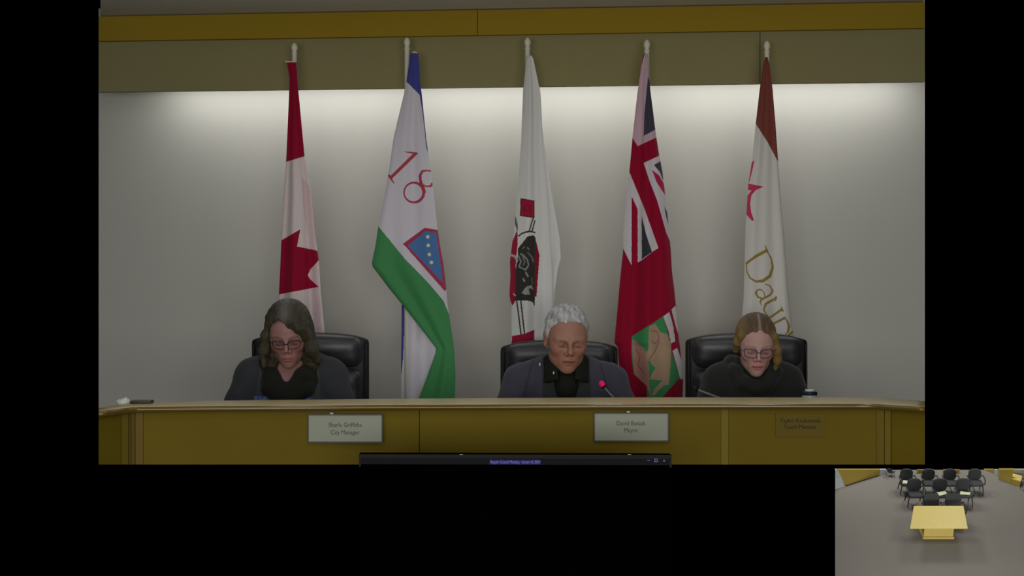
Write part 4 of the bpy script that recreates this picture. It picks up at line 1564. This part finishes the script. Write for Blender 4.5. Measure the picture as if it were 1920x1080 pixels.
K2 = .75
carpet = mat('grey_carpet', lin((128, 123, 116), K2 * 1.5), rough=.95, spec=.05, noise=.12, nscale=.7, bump=.2, bscale=30)
g_white = mat('gallery_white', lin((165, 168, 168), K2 * 1.5), rough=.7)
g_wood = mat('gallery_wood', lin((160, 138, 58), K2 * 1.5), rough=.5, noise=.3, nscale=1.2)
g_wood2 = mat('gallery_table_wood', lin((200, 180, 104), K2 * 1.9), rough=.45, noise=.12, nscale=2.5, stretch=(4, 1, 1))
g_blk = mat('gallery_chair_fabric', lin((68, 70, 70), K2 * 1.5), rough=.9, spec=.1, bump=.2, bscale=50)
g_frm = mat('gallery_chair_frame', lin((48, 49, 48), K2 * 1.5), rough=.5)
g_pap = mat('gallery_paper', lin((215, 222, 185), K2 * 1.3), rough=.8)

p00, p01 = G(1566, 1086), G(1566, 881)
p10, p11 = G(1926, 1086), G(1926, 881)
V = [(p.x, p.y, 0) for p in (p00, p10, p11, p01)]
fl = link('floor', prism('floor', V, [(x, y, -.1) for x, y, _ in V]), carpet)
tag(fl, kind='structure')
gplace(fl)


def wall_piece(name, pts, m, th=.08, kind='structure', label=None, cat=None):
    """pts: two floor pixels then their upper pixels"""
    f0, f1 = G(*pts[0]), G(*pts[1])
    t1, t0 = G(*pts[2], b=f1.y), G(*pts[3], b=f0.y)
    fr = [f0, f1, t1, t0]
    bk = [p + Vector((0, th, 0)) for p in fr]
    o = link(name, prism(name, fr, bk), m)
    gplace(o)
    tag(o, label, cat, None, kind)
    return o


wall_piece('wall_left', [(1585.5, 911), (1648, 891.5), (1650, 881), (1571.5, 881)], g_wood)
wall_piece('door_1', [(1566, 917.5), (1584.5, 911.5), (1570.5, 881), (1566, 881)], g_white)
wall_piece('wall_front', [(1650, 890.5), (1662, 888), (1662, 881), (1650, 881)], g_white)
wall_piece('wall_right', [(1846, 881.6), (1864, 888), (1864, 881), (1846, 881)], g_wood)
wall_piece('baseboard_left', [(1586, 912), (1648, 892.5), (1648, 891.2), (1586, 910.6)], g_frm, th=.02)


def g_solid(name, px_front, depth, m, parts=None):
    """block whose front face meets the floor along px_front (two floor pixels) and rises to two upper pixels"""
    f0, f1 = G(*px_front[0]), G(*px_front[1])
    t1, t0 = G(*px_front[2], b=f1.y), G(*px_front[3], b=f0.y)
    fr = [f0, f1, t1, t0]
    bk = [p + Vector(depth) for p in fr]
    return prism(name, fr, bk, .0)


o = link('cabinet', g_solid('cabinet', [(1872.5, 898.5), (1895, 906.5), (1901, 881), (1872.5, 881)], (.03, .10, 0), g_wood), g_wood)
gplace(o)
tag(o, 'tall maple cabinet at the right side of the grey carpet', 'cabinet')
o = link('white_bin', g_solid('white_bin', [(1864.5, 889.5), (1871.5, 892.5), (1871.5, 881), (1865, 881)], (0, .06, 0), g_white), g_white)
gplace(o)
tag(o, 'narrow white box standing left of the tall maple cabinet', 'box')
lt = empty('side_table')
f0, f1 = G(1896, 907), G(1912, 912)
t1, t0 = G(1914, 903, b=f1.y), G(1898, 898, b=f0.y)
o = link('body', prism('body', [f0, f1, t1, t0], [p + Vector((.10, .30, 0)) for p in (f0, f1, t1, t0)]), g_wood)
o.parent = lt
o = link('top', prism('top', [t0 + Vector((-.02, -.02, 0)), t1 + Vector((.02, -.02, 0)), t1 + Vector((.13, .32, 0)), t0 + Vector((.08, .32, 0))],
                      [p + Vector((0, 0, .03)) for p in (t0 + Vector((-.02, -.02, 0)), t1 + Vector((.02, -.02, 0)), t1 + Vector((.13, .32, 0)), t0 + Vector((.08, .32, 0)))]), g_wood2)
o.parent = lt
gplace(lt)
tag(lt, 'low maple side table beside the tall cabinet at far right', 'table')
wall_piece('wall_side', [(1901, 896.5), (1926, 899), (1926, 881), (1901, 881)], mat('gallery_wall', lin((160, 158, 140), K2 * 1.5), rough=.9))

# two far wooden counters behind the back row
for a, b, lb in ((1720, 1751, 'left maple counter block behind the back row of chairs'), (1769, 1799, 'right maple counter block behind the back row of chairs')):
    ct = link('counter_block', g_solid('counter_block', [(a, 888), (b, 888), (b, 881), (a, 881)], (0, .05, 0), g_wood), g_wood)
    gplace(ct)
    tag(ct, lb, 'counter', 'maple counters behind the chairs')

# table
tb = empty('meeting_table')
zt_ = .74
pts = [G(1706.5, 989.5, zt_), G(1814.5, 989.5, zt_), G(1806.5, 948.5, zt_), G(1713.5, 948.5, zt_)]
o = link('tabletop', prism('tabletop', pts, [p - Vector((0, 0, .04)) for p in pts], .008), g_wood2)
o.parent = tb
bf0, bf1 = G(1730, 1011), G(1789, 1011)
o = link('pedestal', prism('pedestal', [(bf0.x + .03, bf0.y + .05, .06), (bf1.x - .03, bf0.y + .05, .06), (bf1.x - .03, bf0.y + .45, .06), (bf0.x + .03, bf0.y + .45, .06)],
                           [(bf0.x + .03, bf0.y + .05, .70), (bf1.x - .03, bf0.y + .05, .70), (bf1.x - .03, bf0.y + .45, .70), (bf0.x + .03, bf0.y + .45, .70)], .005), g_wood2)
o.parent = tb
o = link('plinth', prism('plinth', [(bf0.x, bf0.y, 0), (bf1.x, bf0.y, 0), (bf1.x, bf0.y + .5, 0), (bf0.x, bf0.y + .5, 0)],
                         [(bf0.x, bf0.y, .07), (bf1.x, bf0.y, .07), (bf1.x, bf0.y + .5, .07), (bf0.x, bf0.y + .5, .07)], .005), g_wood2)
o.parent = tb
gplace(tb)
tag(tb, 'light maple table with a boxy pedestal alone on grey carpet', 'table')


def gallery_chair():
    root = empty('guest_chair')
    f = Field((-.3, -.3, .3), (.3, .3, .52), .016)
    f.rbox((0, -.02, .43), (.235, .225, .045), .04)
    f.fn(lambda x, y, z: (np.sqrt((np.abs(x) / .245) ** 3 + (np.abs(y + .02) / .235) ** 3) - 1) * .2 + 0 * z)
    V, Q = f.mesh()
    link('seat', mesh_np('seat', smooth_v(V, Q, 1), Q), g_blk, root)
    f = Field((-.3, .1, .4), (.3, .35, .95), .016)
    f.rbox((0, .22, .68), (.215, .035, .235), .03)
    f.fn(lambda x, y, z: (((np.abs(x) / .225) ** 2.6 + (np.abs(z - .67) / .24) ** 2.6) ** (1 / 2.6) - 1) * .2 + 0 * y)
    V, Q = f.mesh()
    V[:, 1] += .35 * V[:, 0] ** 2 * -1 + (V[:, 2] - .45) * .12
    link('backrest', mesh_np('backrest', smooth_v(V, Q, 1), Q), g_blk, root)
    link('back_bracket', box('back_bracket', -.05, .05, .19, .25, .40, .52, .01), g_frm, root)
    for sx in (-1, 1):
        link('armrest', tube('armrest', [(sx * .235, .22, .60), (sx * .258, .16, .665), (sx * .268, .0, .66), (sx * .268, -.14, .62), (sx * .258, -.19, .50), (sx * .23, -.12, .41)], .02, 8), g_frm, root)
        link('leg', tube('leg', [(sx * .20, -.16, .40), (sx * .225, -.20, .22), (sx * .235, -.23, 0)], .018, 8), g_frm, root)
        link('leg', tube('leg', [(sx * .20, .16, .40), (sx * .22, .20, .20), (sx * .23, .24, 0)], .018, 8), g_frm, root)
    return root


proto = gallery_chair()


def dup(root):
    r = root.copy()
    COL.objects.link(r)
    for ch in root.children:
        c_ = ch.copy()
        COL.objects.link(c_)
        c_.parent = r
    return r


papers = []


def leaf(at, h, rz, label):
    bm = [(-.16, -.10, .0), (.0, -.12, .02), (.15, -.06, .0), (.17, .08, .015), (.02, .10, .0), (-.14, .07, .02)]
    pr = prism('paper_handout', [Vector(v) for v in bm], [Vector(v) + Vector((0, 0, .006)) for v in bm])
    o = link('paper_handout', pr, g_pap)
    gplace(o, (at.x, at.y, h), rz)
    tag(o, label, 'paper', 'paper handouts on chair seats')


first = True
specs = [
    (1697.5, 919, .86, 'back', 'grey guest chair at the left end of the back row, handout on it'),
    (1738.5, 919, .86, None, 'empty grey guest chair second from left in the back row'),
    (1778.5, 919, .86, None, 'empty grey guest chair second from right in the back row'),
    (1825, 919, .86, None, 'empty grey guest chair at the right end of the back row'),
    (1712, 941.5, .94, None, 'empty grey guest chair on the left of the middle row'),
    (1760, 941.5, .94, 'mid', 'grey guest chair in the centre of the middle row, handout on it'),
    (1803, 941.5, .94, 'right', 'grey guest chair on the right of the middle row, handout on it'),
    (1743.5, 977, 1.05, None, 'grey guest chair tucked behind the maple table, left one'),
    (1784.5, 977, 1.05, None, 'grey guest chair tucked behind the maple table, right one'),
]
for px, py, s, pap, lb in specs:
    r = proto if first else dup(proto)
    first = False
    at = G(px, py)
    at = Vector((at.x, at.y - .12, 0))
    gplace(r, at, 0, s, 1.13, .93)
    tag(r, lb, 'chair', 'grey guest chairs in rows')
    if pap:
        leaf(at + Vector((.02 if pap != 'back' else .0, -.04, 0)), .478 * s * .93, .35 if pap == 'mid' else -.25, {'back': 'pale paper handout on the left chair of the back row', 'mid': 'pale paper handout on the centre chair of the middle row',
             'right': 'pale paper handout on the right chair of the middle row'}[pap])
r = dup(proto)
at = G(1668, 889)
gplace(r, Vector((at.x, at.y - .1, 0)), 2.4, .34, 1.3)
tag(r, 'small dark metal-framed chair by the far left wall', 'chair')
r = dup(proto)
at = G(1917, 914)
gplace(r, Vector((at.x + .06, at.y - .16, 0)), -1.2, .55)
tag(r, 'dark chair cut off at the right edge beside the side table', 'chair')

# gallery ceiling lights
for a, b, e in ((-2.4, 4.0, 200), (2.4, 4.0, 200), (-2.2, -4, 95), (2.2, -4, 95)):
    q = M2 @ Vector((a, b, 5.5))
    area('gallery_panel_light', q, (BE, 0, 0), 1.6, 2.4, e, (1, 1, .97))
q = M2 @ Vector((0, -10, 1.6))
area('gallery_fill_light', q, (math.pi / 2 + BE, 0, 0), 6, 2.0, 420, (1, 1, .97))
